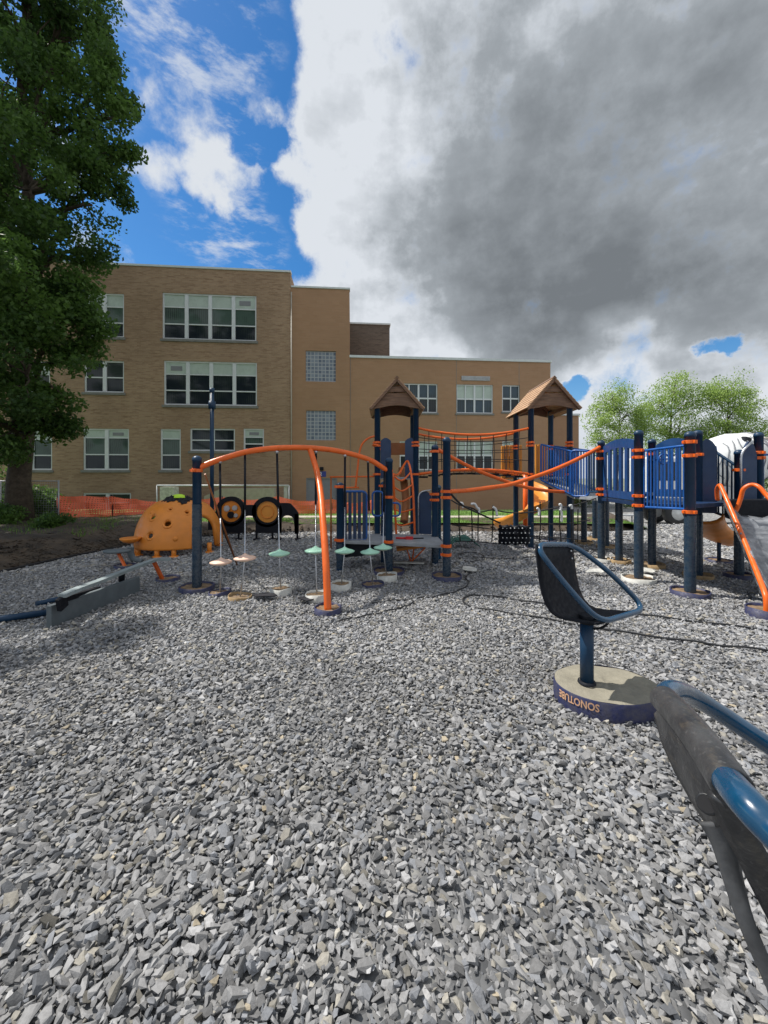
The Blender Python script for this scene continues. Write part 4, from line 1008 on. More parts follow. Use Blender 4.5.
q = MB(); q.tube([(.2, 6.5, .50), (.36, 6.47, .50)], .018, 8); q.box((.42, 6.46, .505), (.12, .06, .05)); q.build('handle', 'red', rt)
q = MB(); q.tube([(.48, 6.46, .5), (.66, 6.52, .495)], .01, 6); q.build('shank', 'black', rt)

# ------------------------------------------------------------------ roofed towers
def tower(x0, label):
    X0, X1, Y0, Y1 = x0 - .415, x0 + .415, 8.35, 9.3; ZD = 1.52
    t = thing('play_tower', (x0, 8.8, 0), label, 'play tower', 'roofed play towers')
    for (x, y) in ((X0, Y0), (X1, Y0), (X0, Y1), (X1, Y1)):
        post(x, y, 3.08, t, (2.26, 2.19, 1.58), None, wrap=None, r=.06)
        footing(x, y, t, 'cardblue', .17, .03)
    q = MB(); q.bx(X0, X1, Y0, Y1, ZD - .05, ZD); q.build('deck', 'greydeck', t, bevel=.006)
    # roof: two slopes of overlapping planks, ridge along the depth
    hw, yf, yb, ze, za = .55, 8.14, 9.55, 2.96, 3.585
    ro = None
    for s in (-1, 1):
        q = MB(); n = 8; sl = Vector((s * hw, 0, ze - za)); L = sl.length; u = sl.normalized(); nr = Vector((-u.z * s, 0, abs(u.x))) 
        if nr.z < 0: nr = -nr
        for i in range(n):
            a = Vector((x0, 0, za)) + u * (L * i / n - (.03 if i else 0)); b = Vector((x0, 0, za)) + u * (L * (i + 1) / n + .015)
            lift = .014
            pa, pb = a + nr * .0, b + nr * lift
            q.prism([(pa.x, yf, pa.z), (pb.x, yf, pb.z), (pb.x, yb, pb.z), (pa.x, yb, pa.z)], nr * .022)
        r_ = q.build('roof_slope', 'rooflight', t, bevel=.004)
        if ro is None: ro = r_
    q = MB(); q.prism([(x0 - .05, yf - .01, za + .0), (x0, yf - .01, za + .055), (x0 + .05, yf - .01, za)], (0, yb - yf + .02, 0)); q.build('ridge_cap', 'roofwood', t)
    for yy in (yf + .05, yb - .09):
        q = MB(); H = za - ze
        for k, (f0, f1) in enumerate(((.0, .20), (.26, .52), (.56, .74), (.82, .93))):
            if k == 0: 
                continue
            z0, z1 = ze + H * f0, ze + H * f1; w0, w1 = hw * (1 - f0) - .04, hw * (1 - f1) - .04
            q.prism([(x0 - w0, yy + .02 * (k % 2), z0), (x0 + w0, yy + .02 * (k % 2), z0), (x0 + w1, yy + .02 * (k % 2), z1), (x0 - w1, yy + .02 * (k % 2), z1)], (0, .03, 0))
        # bowed lower fascia with a gap above it
        pts = [(x0 - hw + .03, yy, ze - .01), (x0 - hw + .03, yy, ze + .1), (x0 - hw * .8, yy, ze + .17)] + [(x0 + hw * .8 * c, yy, ze + .14 + .04 * (1 - c * c)) for c in (-.5, 0, .5)] + [(x0 + hw * .8, yy, ze + .17), (x0 + hw - .03, yy, ze + .1), (x0 + hw - .03, yy, ze - .01)]
        pts += [(x0 + hw * .7 * c, yy, ze + .0 + .07 * (1 - c * c)) for c in (.8, .4, 0, -.4, -.8)]
        q.prism(pts, (0, .03, 0))
        for s in (-1, 1):
            q.beam((x0, yy - .02, za - .03), (x0 + s * hw * 1.0, yy - .02, ze - .02), .045, .075, up=(0, 1, 0))
        q.build('gable_boards', 'roofwood', t)
    for s in (-1, 1): q = MB(); q.bx(x0 + s * (hw - .17) - .02, x0 + s * (hw - .17) + .02, yf + .1, yb - .12, ze + .02, ze + .1); q.build('eave_beam', 'roofwood', t)
    return t
def copy_tree(o, parent=None):
    c = o.copy(); COL.objects.link(c); c.parent = parent; ORG[c.name] = ORG.get(o.name, Vector())
    for ch in list(o.children): copy_tree(ch, c)
    return c
tw1 = tower(.27, 'left roofed play tower, a brown gabled roof on four dark posts behind the low deck')
tw2 = copy_tree(tw1); tw2.location.x = 3.56; ORG[tw2.name] = Vector((3.56, 8.8, 0))
tw2['label'] = 'right roofed play tower, tan gabled roof on dark posts beside the blue ramp'
# left tower extras
for (a, b) in ((380.5, 391), (405, 416)):
    arch_panel(D(a, 0, 8.35), D(b, 0, 8.35), 1.5, 2.36, tw1, rise=.07, name='entry_panel')
q = MB(); q.bx(D(391, 0, 9.1).x, D(406, 0, 9.1).x, 9.05, 9.1, D(0, 455, 9.1).z, D(0, 443, 9.1).z); q.build('back_panel', 'brownplastic', tw1, bevel=.01)
q = MB(); pth = cat([D(402, 468, 8.9), D(405, 490, 8.7), D(406, 505, 8.6), D(404, 522, 8.4)], 5)
q.tube(pth, .085, 14)
q.build('climbing_chute', 'brownplastic', tw1)
hp = MB()
for dd_ in (8.35, 8.75):
    hp.tube(cat([D(379.5, 435.5, dd_), D(370, 437.5, dd_), D(363, 443, dd_), D(359.5, 452, dd_), D(357.5, 470, dd_), D(355.5, 488, dd_)], 5), .022, 10)
for py in (444, 452, 464, 476): 
    x_ = {444: 362.5, 452: 359.5, 464: 358, 476: 356.7}[py]; hp.tube([D(x_, py, 8.35), D(x_, py, 8.75)], .016, 8)
hp.build('arch_climber', 'orange', tw1)
q = MB(); q.tube([D(330, 477, 8.6), D(376, 476.5, 8.35)], .018, 8); q.tube([D(339, 487.6, 8.3), D(359, 487.6, 8.35)], .018, 8); q.tube([D(376, 444, 8.35), D(376, 446, 8.35)], .08, 10); q.build('cross_bar', 'orange', tw1)
q = MB(); q.tube([D(331, 477, 8.6), G(331, 549)], .02, 8); q.build('support_pole', 'brownplastic', tw1)

# rope bridge between the towers
rb = thing('rope_bridge', (1.9, 8.8, 1.5), 'rope net bridge with orange rails between the two roofed towers', 'rope bridge')
LX, RX = .27 + .415, 3.59 - .415
def bz(t, kind):
    return 2.58 - .62 * t * (1 - t) if kind == 'top' else 1.57 + .44 * t * (1 - t)
for y_ in (8.35, 9.3):
    for kd in ('top', 'bottom'):
        q = MB(); q.tube([(LX + (RX - LX) * i / 16, y_, bz(i / 16, kd)) for i in range(17)], .026 if kd == 'top' else .03, 10); q.build('top_rail' if kd == 'top' else 'bottom_rail', 'orange', rb)
    q = MB()
    for i in range(1, 9):
        t = i / 9; x = LX + (RX - LX) * t; q.tube([(x, y_, bz(t, 'bottom')), (x + .02 * math.sin(i * 3), y_ + .02, (bz(t, 'bottom') + bz(t, 'top')) / 2), (x, y_, bz(t, 'top'))], .0085, 6, caps=False)
    for k in (.3, .55, .8):
        q.tube([(LX + (RX - LX) * i / 16, y_, bz(i / 16, 'bottom') * (1 - k) + bz(i / 16, 'top') * k) for i in range(17)], .0085, 6, caps=False)
    q.build('rope_net', 'rope', rb)
q = MB()
for i in range(9):
    t = (i + .7) / 9.6; x = LX + (RX - LX) * t; q.bx(x - .09, x + .09, 8.5, 9.15, bz(t, 'bottom') - .1, bz(t, 'bottom') - .06); 
    for yy in (8.52, 9.13): q.tube([(x, yy, bz(t, 'bottom') - .08), (x, yy + (.15 if yy > 9 else -.15), bz(t, 'bottom'))], .007, 5)
q.build('treads', 'black', rb)

# spiral slide and orange hood behind right tower
ss1 = thing('spiral_slide', (3.75, 10.3, 0), 'yellow orange spiral slide winding down behind the right tower', 'slide')
cx, cyy = 3.66, 10.1; q = MB(); nseg = 44; prof = []
secs = []
for i in range(nseg + 1):
    t = i / nseg; a = R(100) - t * R(265); z = 1.42 - 1.12 * t; rad = .40
    c = Vector((cx + rad * math.cos(a), cyy + rad * math.sin(a), z)); rd = Vector((math.cos(a), math.sin(a), 0))
    sec = []
    for k in range(9):
        b_ = math.pi * (k / 8); sec.append(c + rd * (-.25 * math.cos(b_)) + Vector((0, 0, .2 - .24 * math.sin(b_))))
    secs.append(sec)
# straight exit
d_ = (secs[-1][4] - secs[-2][4]); d_.z = -.01; d_.normalize()
for k in range(1, 6): secs.append([p + d_ * .09 * k for p in secs[nseg]])
vs = [p for s_ in secs for p in s_]; fs = [(i * 9 + k, i * 9 + k + 1, (i + 1) * 9 + k + 1, (i + 1) * 9 + k) for i in range(len(secs) - 1) for k in range(8)]
q.add(vs, fs, True); q.build('chute', 'yelloworange', ss1, solid=.02)
q = MB(); q.tube([(cx, cyy, -.05), (cx, cyy, 1.6)], .06, 14); q.build('centre_pole', 'orange', ss1)
q = MB()
for k in range(5): a = D(503 + k * 4.2, 0, 9.65); q.bx(a.x - .044, a.x + .046, 9.62 + .01 * (k % 2), 9.68, D(0, 479, 9.65).z, D(0, 446 - (k > 0) * .8, 9.65).z)
q.build('entry_hood', 'yelloworange', ss1, bevel=.01)
q = MB()
for k in range(4): a = D(536 + k * 2.6, 0, 9.5); q.bx(a.x - .02, a.x + .022, 9.47, 9.53, D(0, 476, 9.5).z, D(0, 444.5, 9.5).z)
q.build('side_hood', 'yelloworange', ss1, bevel=.006)
# right tower blue pieces
arch_panel(D(524.5, 0, 8.6), D(531, 0, 8.6), 1.5, 2.33, tw2, m='navyplastic', rise=.03, name='entry_panel') if False else None

# ------------------------------------------------------------------ crossed-rail net climber
nc = thing('net_climber', (2.4, 7.2, 0), 'net climber hung under two long sagging orange rails that cross', 'climber')
railA = cat([D(435, 448, 6.77), D(452, 457.5, 6.95), D(470, 467, 7.15), D(487, 474.5, 7.3), D(517, 485, 7.6), D(545, 490.5, 7.85), D(569, 492, 8.05)], 5)
railB = cat([D(447, 491.5, 5.81), D(467, 490.5, 6.0), D(487, 488, 6.15), D(510, 484.5, 6.35), D(534, 477, 6.55), D(557, 468.5, 6.7), D(580, 458, 6.9), D(602, 446, 7.05)], 5)
for r_ in (railA, railB): q = MB(); q.tube(r_, .034, 12); q.build('rail', 'orange', nc)
q = MB()
top = cat([D(451, 494, 6.0), D(462, 505, 6.6), D(478, 513, 7.2), D(500, 523, 7.8)], 4); q.tube(top, .017, 6)
mid_ = [(451, 500), (460, 505), (472, 508), (480, 512), (492, 510), (505, 512), (520, 513), (540, 511), (556, 508), (571, 506), (585, 502), (600, 497)]
def dnet(px): return 6.2 + (px - 451) / 149 * 2.0 if px < 520 else 7.1 + (600 - px) / 80 * .5
Q = [D(a, b, 7.3) for a, b in mid_]; q.tube(cat(Q, 4), .013, 6)
q.tube(cat([D(455, 541, 7.9), D(480, 542, 7.9), D(500, 544, 7.9)], 4), .011, 6); q.tube(cat([D(530, 536, 7.9), D(560, 538, 7.9), D(590, 541, 7.9)], 4), .011, 6)
for k, px in enumerate((459, 471.5, 478.5, 493, 540, 549, 560, 571, 578)):
    ya = 505 + 4 * math.sin(k); q.tube(cat([D(px, ya, 7.35), D(px + .6 * math.sin(k * 2), 524, 7.6), D(px + 1.2 * math.cos(k), 541.5, 7.9)], 4), .0115, 6)
q.tube(cat([D(452, 525, 7.6), D(475, 527, 7.6), D(498, 530, 7.7)], 4), .010, 6); q.tube(cat([D(532, 523, 7.6), D(560, 524, 7.7), D(590, 520, 7.7)], 4), .010, 6)
q.build('rope_net', 'rope', nc)
q = MB()
for (px, py, px2, py2) in ((460, 503, 463, 508), (471, 504, 477, 508), (477, 508, 479, 514), (493, 507, 497, 516), (537, 508, 539, 516), (559, 504.5, 561, 509), (560, 509, 561.5, 522), (569, 506, 572, 509)):
    q.tube(cat([D(px, py, 7.28), D((px + px2) / 2 + 1, (py + py2) / 2 - 2, 7.28), D(px2, py2, 7.28)], 4), .022, 8)
q.build('rope_connectors', 'white', nc)
# black net pad
q = MB(); c0 = D(514.5, 535, 7.9); hx = 15.5 * 7.9 / FP; hz = 9.5 * 7.9 / FP
gx, gzn = 18, 10
vs = []; 
for j in range(gzn + 1):
    for i in range(gx + 1):
        vs.append((c0.x - hx + 2 * hx * i / gx + .012 * math.sin(j * 2.2 + i), c0.y + .05 * math.sin(i * 1.1) + .03 * math.sin(j * 1.9), c0.z - hz + 2 * hz * j / gzn + .014 * math.sin(i * 1.9)))
q.add(vs, [(j * (gx + 1) + i, j * (gx + 1) + i + 1, (j + 1) * (gx + 1) + i + 1, (j + 1) * (gx + 1) + i) for j in range(gzn) for i in range(gx)], True)
pad = q.build('net_pad', 'black', nc, solid=.03)
q = MB()
for j in range(4):
    for i in range(8): q.ball((c0.x - hx * .88 + 2 * hx * .88 * i / 7 + .02 * (j % 2), c0.y - .065, c0.z - hz * .75 + 2 * hz * .75 * j / 3), .013, 4)
q.build('pad_rivets', 'white', pad)
# green folded frame on the ground
gf = thing('green_frame', tuple(G(464, 549)), 'folded green metal frame lying on the gravel under the rope net', 'metal frame')
q = MB(); cc = G(464, 549)
for k in range(5):
    y_ = cc.y + .1 * k; q.tube([(cc.x - .32, y_, .02), (cc.x - .16, y_ + .05, .2 + .02 * (k % 2)), (cc.x + .1, y_ - .03, .24), (cc.x + .34, y_, .05)], .012, 6)
for xo in (-.25, -.1, .08, .24): q.tube([(cc.x + xo, cc.y - .02, .12), (cc.x + xo + .05, cc.y + .45, .19)], .010, 6)
q.prism([(cc.x - .2, cc.y, .14), (cc.x + .14, cc.y, .17), (cc.x + .14, cc.y + .3, .2), (cc.x - .2, cc.y + .3, .17)], (0, 0, .012))
q.build('frame', 'greenmetal', gf)

# ------------------------------------------------------------------ right deck unit with ramp
rd = thing('ramp_deck', (4.3, 6.2, 0), 'raised blue play deck with slotted panels and railings on wrapped posts at right', 'play deck')
p1 = G(690, 595); p1b = G(697.8, 578); p2 = G(638.7, 581); p3 = G(601.3, 561); p4 = G(652, 567); p5 = G(619, 562.5)
post(p1.x, p1.y, 2.07, rd, (1.96, 1.785, 1.065), 'cardblue', wrap=1.02, fr=.21, r=.06)
post(p1b.x, p1b.y, 2.19, rd, (1.85,), 'cardtan', wrap=.95)
post(p2.x, p2.y, 2.17, rd, (1.9, 1.8, 1.24, 1.1), 'cardwhite', wrap=1.02, fr=.22)
post(p3.x, p3.y, 2.15, rd, (1.98, 1.85, 1.3, 1.2), 'cardwhite', wrap=1.05)
post(p4.x, p4.y, 2.13, rd, (1.9,), 'cardtan', wrap=1.02)
post(p5.x, p5.y, 1.1, rd, (), 'cardtan', wrap=1.05)
for (px, py, zt) in ((584, 544, 1.15), (595, 540, 1.15), (571, 543, 1.9), (606, 548, 1.15)):
    p = G(px, py); post(p.x, p.y, zt, rd, (), 'cardtan' if px != 571 else None, wrap=1.0, r=.058)
p6 = Vector((5.62, 5.85, 0)); p7 = G(739, 577.5)
post(p6.x, p6.y, 2.16, rd, (1.88, 1.80), None); post(p7.x, p7.y, 1.9, rd, (1.62,), 'cardblue', wrap=.7)
q = MB(); q.prism([(p1.x, p1.y + .12, 1.09), (p1b.x + .8, p1b.y + .1, 1.09), (p1b.x + .8, p1b.y + 1.0, 1.09), (p4.x, p4.y + .3, 1.09), (p3.x, p3.y + .1, 1.09), (p2.x, p2.y + .1, 1.09)], (0, 0, .06)); q.build('deck', 'navyplastic', rd, bevel=.006)
arch_panel(D(604, 0, 6.98), D(635, 0, 5.75), 1.17, 2.13, rd, m='bluepanel', rise=.07, slots=5, name='slotted_panel')
arch_panel(D(656, 0, 6.4), D(694, 0, 5.95), 1.2, 2.13, rd, m='bluepanel', rise=.1, slots=5, name='slotted_panel')
bar_rail((p2.x + .02, p2.y - .02), (p1.x - .02, p1.y + .0), 1.08, 1.89, 1.10, 1.92, 13, rd, 'blue', name='railing')
q = MB(); c_ = D(664, 459, 5.35); q.tube([c_ + Vector((.07 * math.cos(a), 0, .07 * math.sin(a))) for a in [k * math.pi / 8 for k in range(16)]], .012, 6, closed=True); q.tube([c_ - Vector((.07, 0, 0)), c_ + Vector((.07, 0, 0))], .01, 6); q.tube([c_, c_ + Vector((0, .3, 0))], .012, 6); q.build('play_wheel', 'blue', rd)
arch_panel(D(698, 0, 5.85), D(716, 0, 5.75), .98, 2.08, rd, rise=.12, name='hood_panel'); arch_panel((D(716, 0, 5.75).x, 5.75), (D(714, 0, 6.5).x, 6.5), .98, 2.0, rd, rise=.1, name='hood_panel')
# stair railing beyond
a = D(710, 0, 6.6); b = D(741, 0, 6.2); bar_rail(a, b, .95, D(0, 448, 6.6).z, .80, D(0, 469, 6.2).z, 7, rd, 'navy', name='stair_railing', r=.014, rr=.022)
arch_panel(D(742, 0, 5.8), D(756, 0, 5.82), .92, 2.05, rd, rise=.2, name='hood_panel')
q = MB(); q.tube(fillet([D(741, 500, 5.75), D(741, 452, 5.75), D(752, 442, 5.75)], .15, 5, closed=False), .015, 8); q.build('panel_trim', 'steel', rd)
bar_rail((p6.x + .06, p6.y), (p6.x + 1.1, p6.y - .1), 1.1, 1.85, 1.1, 1.85, 7, rd, 'blue', name='railing')
# ramp to the right tower: pale floor edge, blue balustrades
ra_, rb_ = D(541, 444.5, 8.3), D(572, 451, 7.9)
def ramp_side(dy, n=12):
    a = Vector((4.0 - .55, 8.3 + dy, 0)); 
a = D(541, 0, 8.3); b = D(572, 0, 7.9)
bar_rail(a, b, D(0, 480, 8.3).z, D(0, 444.5, 8.3).z, D(0, 495, 7.9).z, D(0, 451.5, 7.9).z, 12, rd, 'blue', name='ramp_railing', r=.013, rr=.02)
bar_rail(D(571, 0, 7.85), D(589, 0, 7.6), D(0, 496.5, 7.75).z, D(0, 450, 7.75).z, D(0, 496, 7.6).z, D(0, 451, 7.6).z, 7, rd, 'blue', name='ramp_railing', loop=True, r=.013, rr=.022)
bar_rail(D(552, 0, 9.3), D(600, 0, 8.3), D(0, 480, 9.2).z, D(0, 446, 9.3).z, D(0, 491, 8.3).z, D(0, 452, 8.3).z, 16, rd, 'blue', name='ramp_railing', r=.013, rr=.02)
bar_rail(D(589, 0, 7.5), D(600, 0, 7.15), D(0, 492, 7.4).z, D(0, 452, 7.4).z, D(0, 492, 7.15).z, D(0, 450, 7.15).z, 4, rd, 'navy', name='ramp_railing')
q = MB(); q.prism([D(544, 482, 8.3), D(573, 496, 7.9), D(600, 498, 7.2), D(612, 493, 7.8), D(600, 489, 8.6), D(560, 478, 9.3)], (0, 0, -.05)); q.build('ramp_floor', 'greydeck', rd)
q = MB(); q.prism([D(601, 497, 7.3), D(605, 497, 7.1), D(638, 495, 5.95), D(655, 492, 6.5), D(612, 491, 7.7)], (0, 0, -.05)); q.build('ramp_floor', 'navyplastic', rd)

# ------------------------------------------------------------------ slides at right
ws = thing('wrapped_slide', tuple(G(765, 617)), 'slide still wrapped in grey plastic film with orange side rails at right edge', 'slide')
r1 = [D(717.5, 500, 5.6), D(717, 490, 5.55), D(719.5, 485.5, 5.45), D(723, 491, 5.35), D(742, 535, 4.85), D(758, 575, 4.4), D(764.5, 592, 4.2), D(766.5, 602, 4.15), G(766.5, 619)]
q = MB(); q.tube(cat(r1, 5), .027, 12); q.build('side_rail', 'orange', ws)
r2 = [D(733, 516, 5.45), D(738, 506, 5.4), D(741, 497, 5.38), D(743.5, 489, 5.35), D(751, 484.8, 5.3), D(759, 487, 5.2), D(768, 497, 5.1), D(790, 520, 4.8), D(830, 575, 4.3), D(845, 600, 4.15), D(850, 620, 4.1)]
q = MB(); q.tube(cat(r2, 5), .027, 12); q.build('side_rail', 'orange', ws)
# slide bed: trough of film-wrapped plastic
secs = []
for i in range(18):
    t = i / 17; a = D(725, 497, 5.35).lerp(D(766, 590, 4.25), t); b = a + Vector((1.05, .12, 0)); row = []
    for k in range(10):
        s_ = k / 9; p = a.lerp(b, s_); p.z += -.30 * math.sin(math.pi * s_) ** .6 + .02 * math.sin(i * 1.7 + k * 2.3) + .015 * math.sin(i * 4.1 - k); p.y += .02 * math.sin(i + k * 3); row.append(p)
    secs.append(row)
q = MB(); q.add([p for s_ in secs for p in s_], [(i * 10 + k, i * 10 + k + 1, (i + 1) * 10 + k + 1, (i + 1) * 10 + k) for i in range(17) for k in range(9)], True); q.build('wrapped_chute', 'film', ws, solid=.02)
# film skirt hanging from the left rail
q = MB(); vs = []
cr = cat(r1[3:7], 6)
for i, p in enumerate(cr):
    for k in range(5): vs.append(p + Vector((.03 * k + .01 * math.sin(i * 2 + k), .03 * k, -.05 * k + .01 * math.sin(i * 3.3))))
q.add(vs, [(i * 5 + k, i * 5 + k + 1, (i + 1) * 5 + k + 1, (i + 1) * 5 + k) for i in range(len(cr) - 1) for k in range(4)], True); q.build('film_skirt', 'film', ws, solid=.006)
q = MB(); a = D(728, 487, 5.6); q.bx(a.x - .05, a.x + .9, 5.5, 5.62, .95, 1.2); q.build('slide_mouth', 'black', ws, bevel=.02)
g_ = G(766, 617); footing(g_.x, g_.y, ws, 'cardblue', .17, .10)
cs_ = thing('curved_slide', tuple(G(719, 562)), 'underside of a tan orange slide on a thin support behind the deck', 'slide')
secs = []
for i in range(14):
    t = i / 13; c = D(702, 517, 6.3).lerp(D(728, 541, 7.0), t) + Vector((.0, .12 * math.sin(math.pi * t), -.05 * math.sin(math.pi * t))); row = []
    for k in range(9):
        b_ = math.pi * k / 8; row.append(c + Vector((-.22 * math.cos(b_) * .7, .22 * math.cos(b_), .08 - .16 * math.sin(b_))))
    secs.append(row)
q = MB(); q.add([p for s_ in secs for p in s_], [(i * 9 + k, i * 9 + k + 1, (i + 1) * 9 + k + 1, (i + 1) * 9 + k) for i in range(13) for k in range(8)], True); q.build('chute', 'orangep', cs_, solid=.02)
g_ = G(719, 562); q = MB(); q.tube([g_, g_ + Vector((0, 0, .45))], .03, 10); q.build('support_leg', 'navy', cs_); footing(g_.x, g_.y, cs_, 'cardblue', .2, .05)

# ------------------------------------------------------------------ dome, bug panel, items at left
DC = Vector(((180 - 384) / FP * 8.1, 8.1, .14)); DR = .80; DH = .92
dm = thing('play_dome', (DC.x, DC.y, 0), 'orange plastic climbing dome with crater holes and short legs', 'climbing dome')
def dome_pt(az, el):      # superellipse dome, flattish front
    return DC + Vector((DR * math.cos(el) ** .72 * math.cos(az), DR * math.cos(el) ** .72 * math.sin(az), DH * math.sin(el)))
def hit(px, py):          # ray to dome
    dr = (D(px, py, 1) - Vector((0, 0, CH))); best = None
    for i in range(600):
        t = 6.6 + i * .003; p = Vector((0, 0, CH)) + dr * t; q = p - DC
        rr = math.hypot(q.x, q.y) / DR; zz = q.z / DH
        if zz < 0 and rr < 1: return p
        if 0 <= zz < 1:
            el = math.asin(zz)
            if rr < math.cos(el) ** .72: return p
    return None
holes = [(h, r_) for h, r_ in ((hit(153.6, 518), .055), (hit(168, 524), .065), (hit(170.5, 510), .04), (hit(187, 513), .045), (hit(151, 536), .06)) if h]
NA, NE = 150, 46; keepv = [[None] * NA for _ in range(NE + 1)]
q = MB(); vs = [dome_pt(2 * math.pi * a / NA, (math.pi / 2) * e / NE * .999) for e in range(NE + 1) for a in range(NA)]; fs = []
arches = [(R(-27), .27, .62), (R(75), .28, .6), (R(165), .28, .6)]
for e in range(NE):
    for a in range(NA):
        c = (vs[e * NA + a] + vs[(e + 1) * NA + (a + 1) % NA]) / 2
        if any((c - h).length < r_ for h, r_ in holes): continue
        az = 2 * math.pi * (a + .5) / NA; z = c.z - DC.z; skip = False
        for (aa, hw, hh) in arches:
            da = (az - aa + math.pi) % (2 * math.pi) - math.pi; ww = da * DR
            if abs(ww) < hw and z < hh - .28 + math.sqrt(max(0, 1 - (ww / hw) ** 2)) * .28: skip = True
        # bottom notch
        nh = hit(163, 546)
        fs.append((e * NA + a, e * NA + (a + 1) % NA, (e + 1) * NA + (a + 1) % NA, (e + 1) * NA + a)) if not skip else None
q.add(vs, fs, True); dso = q.build('shell', 'orangep', dm, solid=.05)
for h, r_ in holes:
    q = MB(); nr = (h - DC).normalized(); u = nr.orthogonal().normalized(); v = nr.cross(u)
    q.tube([h + (u * math.cos(k * math.pi / 10) + v * math.sin(k * math.pi / 10)) * r_ * 1.2 for k in range(20)], .026, 8, closed=True); q.build('crater_rim', 'orangep', dm)
for (px, py, r_) in ((175.5, 539, .055), (179, 530, .028), (148.8, 528, .03), (180, 505, .04), (152.5, 513, .045), (197, 522, .03)):
    h = hit(px, py)
    if h: q = MB(); q.ball(h, r_, 8); q.build('knob', 'orangep', dm)
for (aa, hw, hh) in arches:
    q = MB(); pts = []
    for k in range(21):
        b_ = math.pi * k / 20; ww = -hw * math.cos(b_); z = (hh - .28) + .28 * math.sin(b_); 
        pts.append((ww, z))
    pts = [(-hw, 0)] + pts + [(hw, 0)]; P3 = []
    for ww, z in pts:
        el = math.asin(min(.98, z / DH)); az = aa + ww / DR; P3.append(dome_pt(az, el) + Vector((math.cos(az), math.sin(az), 0)) * .01)
    q.tube(P3, .045, 8); q.build('arch_rim', 'orangep', dm)
for az in (R(-128), R(-92), R(-70), R(-20), R(40), R(100), R(160), R(225), R(205)):
    q = MB(); p = DC + Vector((math.cos(az) * DR * .97, math.sin(az) * DR * .97, 0)); q.tube([(p.x, p.y, -.02), (p.x, p.y, .2)], .045, 10); q.lathe((p.x, p.y, .0), [(.08, -.01), (.08, .03), (.02, .035)], 12); q.build('leg', 'orangep', dm)
# cloth bundle on the dome
jk = thing('jacket', tuple(DC + Vector((0, -.1, DH))), 'black jacket with yellow hi-vis patch lying on top of the dome', 'jacket')
q = MB(); gx, gy = 26, 14; vs = []
for j in range(gy + 1):
    for i in range(gx + 1):
        x = -.2 + .5 * i / gx; y = -.36 + .42 * j / gy; ez = DC.z + DH * math.sqrt(max(.02, 1 - ((x * x + y * y) / DR ** 2) ** 1.35))
        edge = min(i, gx - i, 3) / 3 * min(j, gy - j, 3) / 3
        z = ez + .02 + edge * (.02 + .035 * math.sin(i * .9 + j * .5) * math.cos(j * .8)) + .02 * math.sin(i * 2.1)
        vs.append((DC.x + x + .015 * math.sin(j * 1.9), DC.y + y + .03 * math.sin(i * .5) + .02 * math.sin(i * 1.3), z))
q.add(vs, [(j * (gx + 1) + i, j * (gx + 1) + i + 1, (j + 1) * (gx + 1) + i + 1, (j + 1) * (gx + 1) + i) for j in range(gy) for i in range(gx)], True); q.build('cloth', 'cloth', jk, solid=.03)
q = MB(); q.lathe((DC.x + .08, DC.y - .2, DC.z + DH + .06), [(.13, -.02), (.12, .03), (.06, .05), (.001, .055)], 10, sy=.6); q.build('hi_vis_patch', 'hivis', jk)

# bug panel
bp = thing('bug_panel', tuple(G(257, 540)), 'black caterpillar shaped play panel with two round orange windows', 'play panel')
bd = G(257, 540).y
def ppt(px, py): return D(px, py, bd)
outl = []
def arcp(cx, cy, r_, a0, a1, n=10): return [(cx + r_ * math.cos(R(a0 + (a1 - a0) * i / n)), cy - r_ * math.sin(R(a0 + (a1 - a0) * i / n))) for i in range(n + 1)]
def strip(top, bot, mb, off=(0, .08, 0)):
    for i in range(len(top) - 1): mb.prism([ppt(*bot[i]), ppt(*bot[i + 1]), ppt(*top[i + 1]), ppt(*top[i])], off)
q = MB()
def ring(cx, cy, r0, r1, n=32):
    for i in range(n):
        a, b = 2 * math.pi * i / n, 2 * math.pi * (i + 1) / n; P = lambda r_, t: ppt(cx + r_ * math.cos(t), cy - r_ * math.sin(t)); q.prism([P(r0, a), P(r1, a), P(r1, b), P(r0, b)], (0, .08, 0))
ring(230.5, 511.5, 10.6, 15); ring(267, 512, 10.8, 15.2)
# web between lobes and body below (arched openings stay open)
def col(x0, x1, tf, bf, n=8):
    xs = [x0 + (x1 - x0) * i / n for i in range(n + 1)]; strip([(x, tf(x)) for x in xs], [(x, bf(x)) for x in xs], q, (0, .07, 0))
lb1 = lambda x: 511.5 + math.sqrt(max(0, 12.5 ** 2 - (x - 230.5) ** 2)); lb2 = lambda x: 512 + math.sqrt(max(0, 12.8 ** 2 - (x - 267) ** 2))
col(215, 243.5, lb1, lambda x: 533); col(255.5, 281, lb2, lambda x: 533)
col(243, 256, lambda x: 505, lambda x: 519 - 3.2 * math.sqrt(max(0, 1 - ((x - 249.5) / 6.3) ** 2)))
col(280, 298, lambda x: 507.5 - 4.5 * math.sqrt(max(0, 1 - ((x - 283) / 16) ** 2)) + max(0, x - 290) * .9, lambda x: 522 - 6.5 * math.sqrt(max(0, 1 - ((x - 287.5) / 7.2) ** 2)) if 280.5 < x < 294.6 else 533, 12)
col(294.5, 298.3, lambda x: 514, lambda x: 534, 3); col(278, 281, lambda x: 506, lambda x: 533, 2); col(208, 216, lambda x: 513, lambda x: 530, 3)
q.build('panel', 'black', bp)
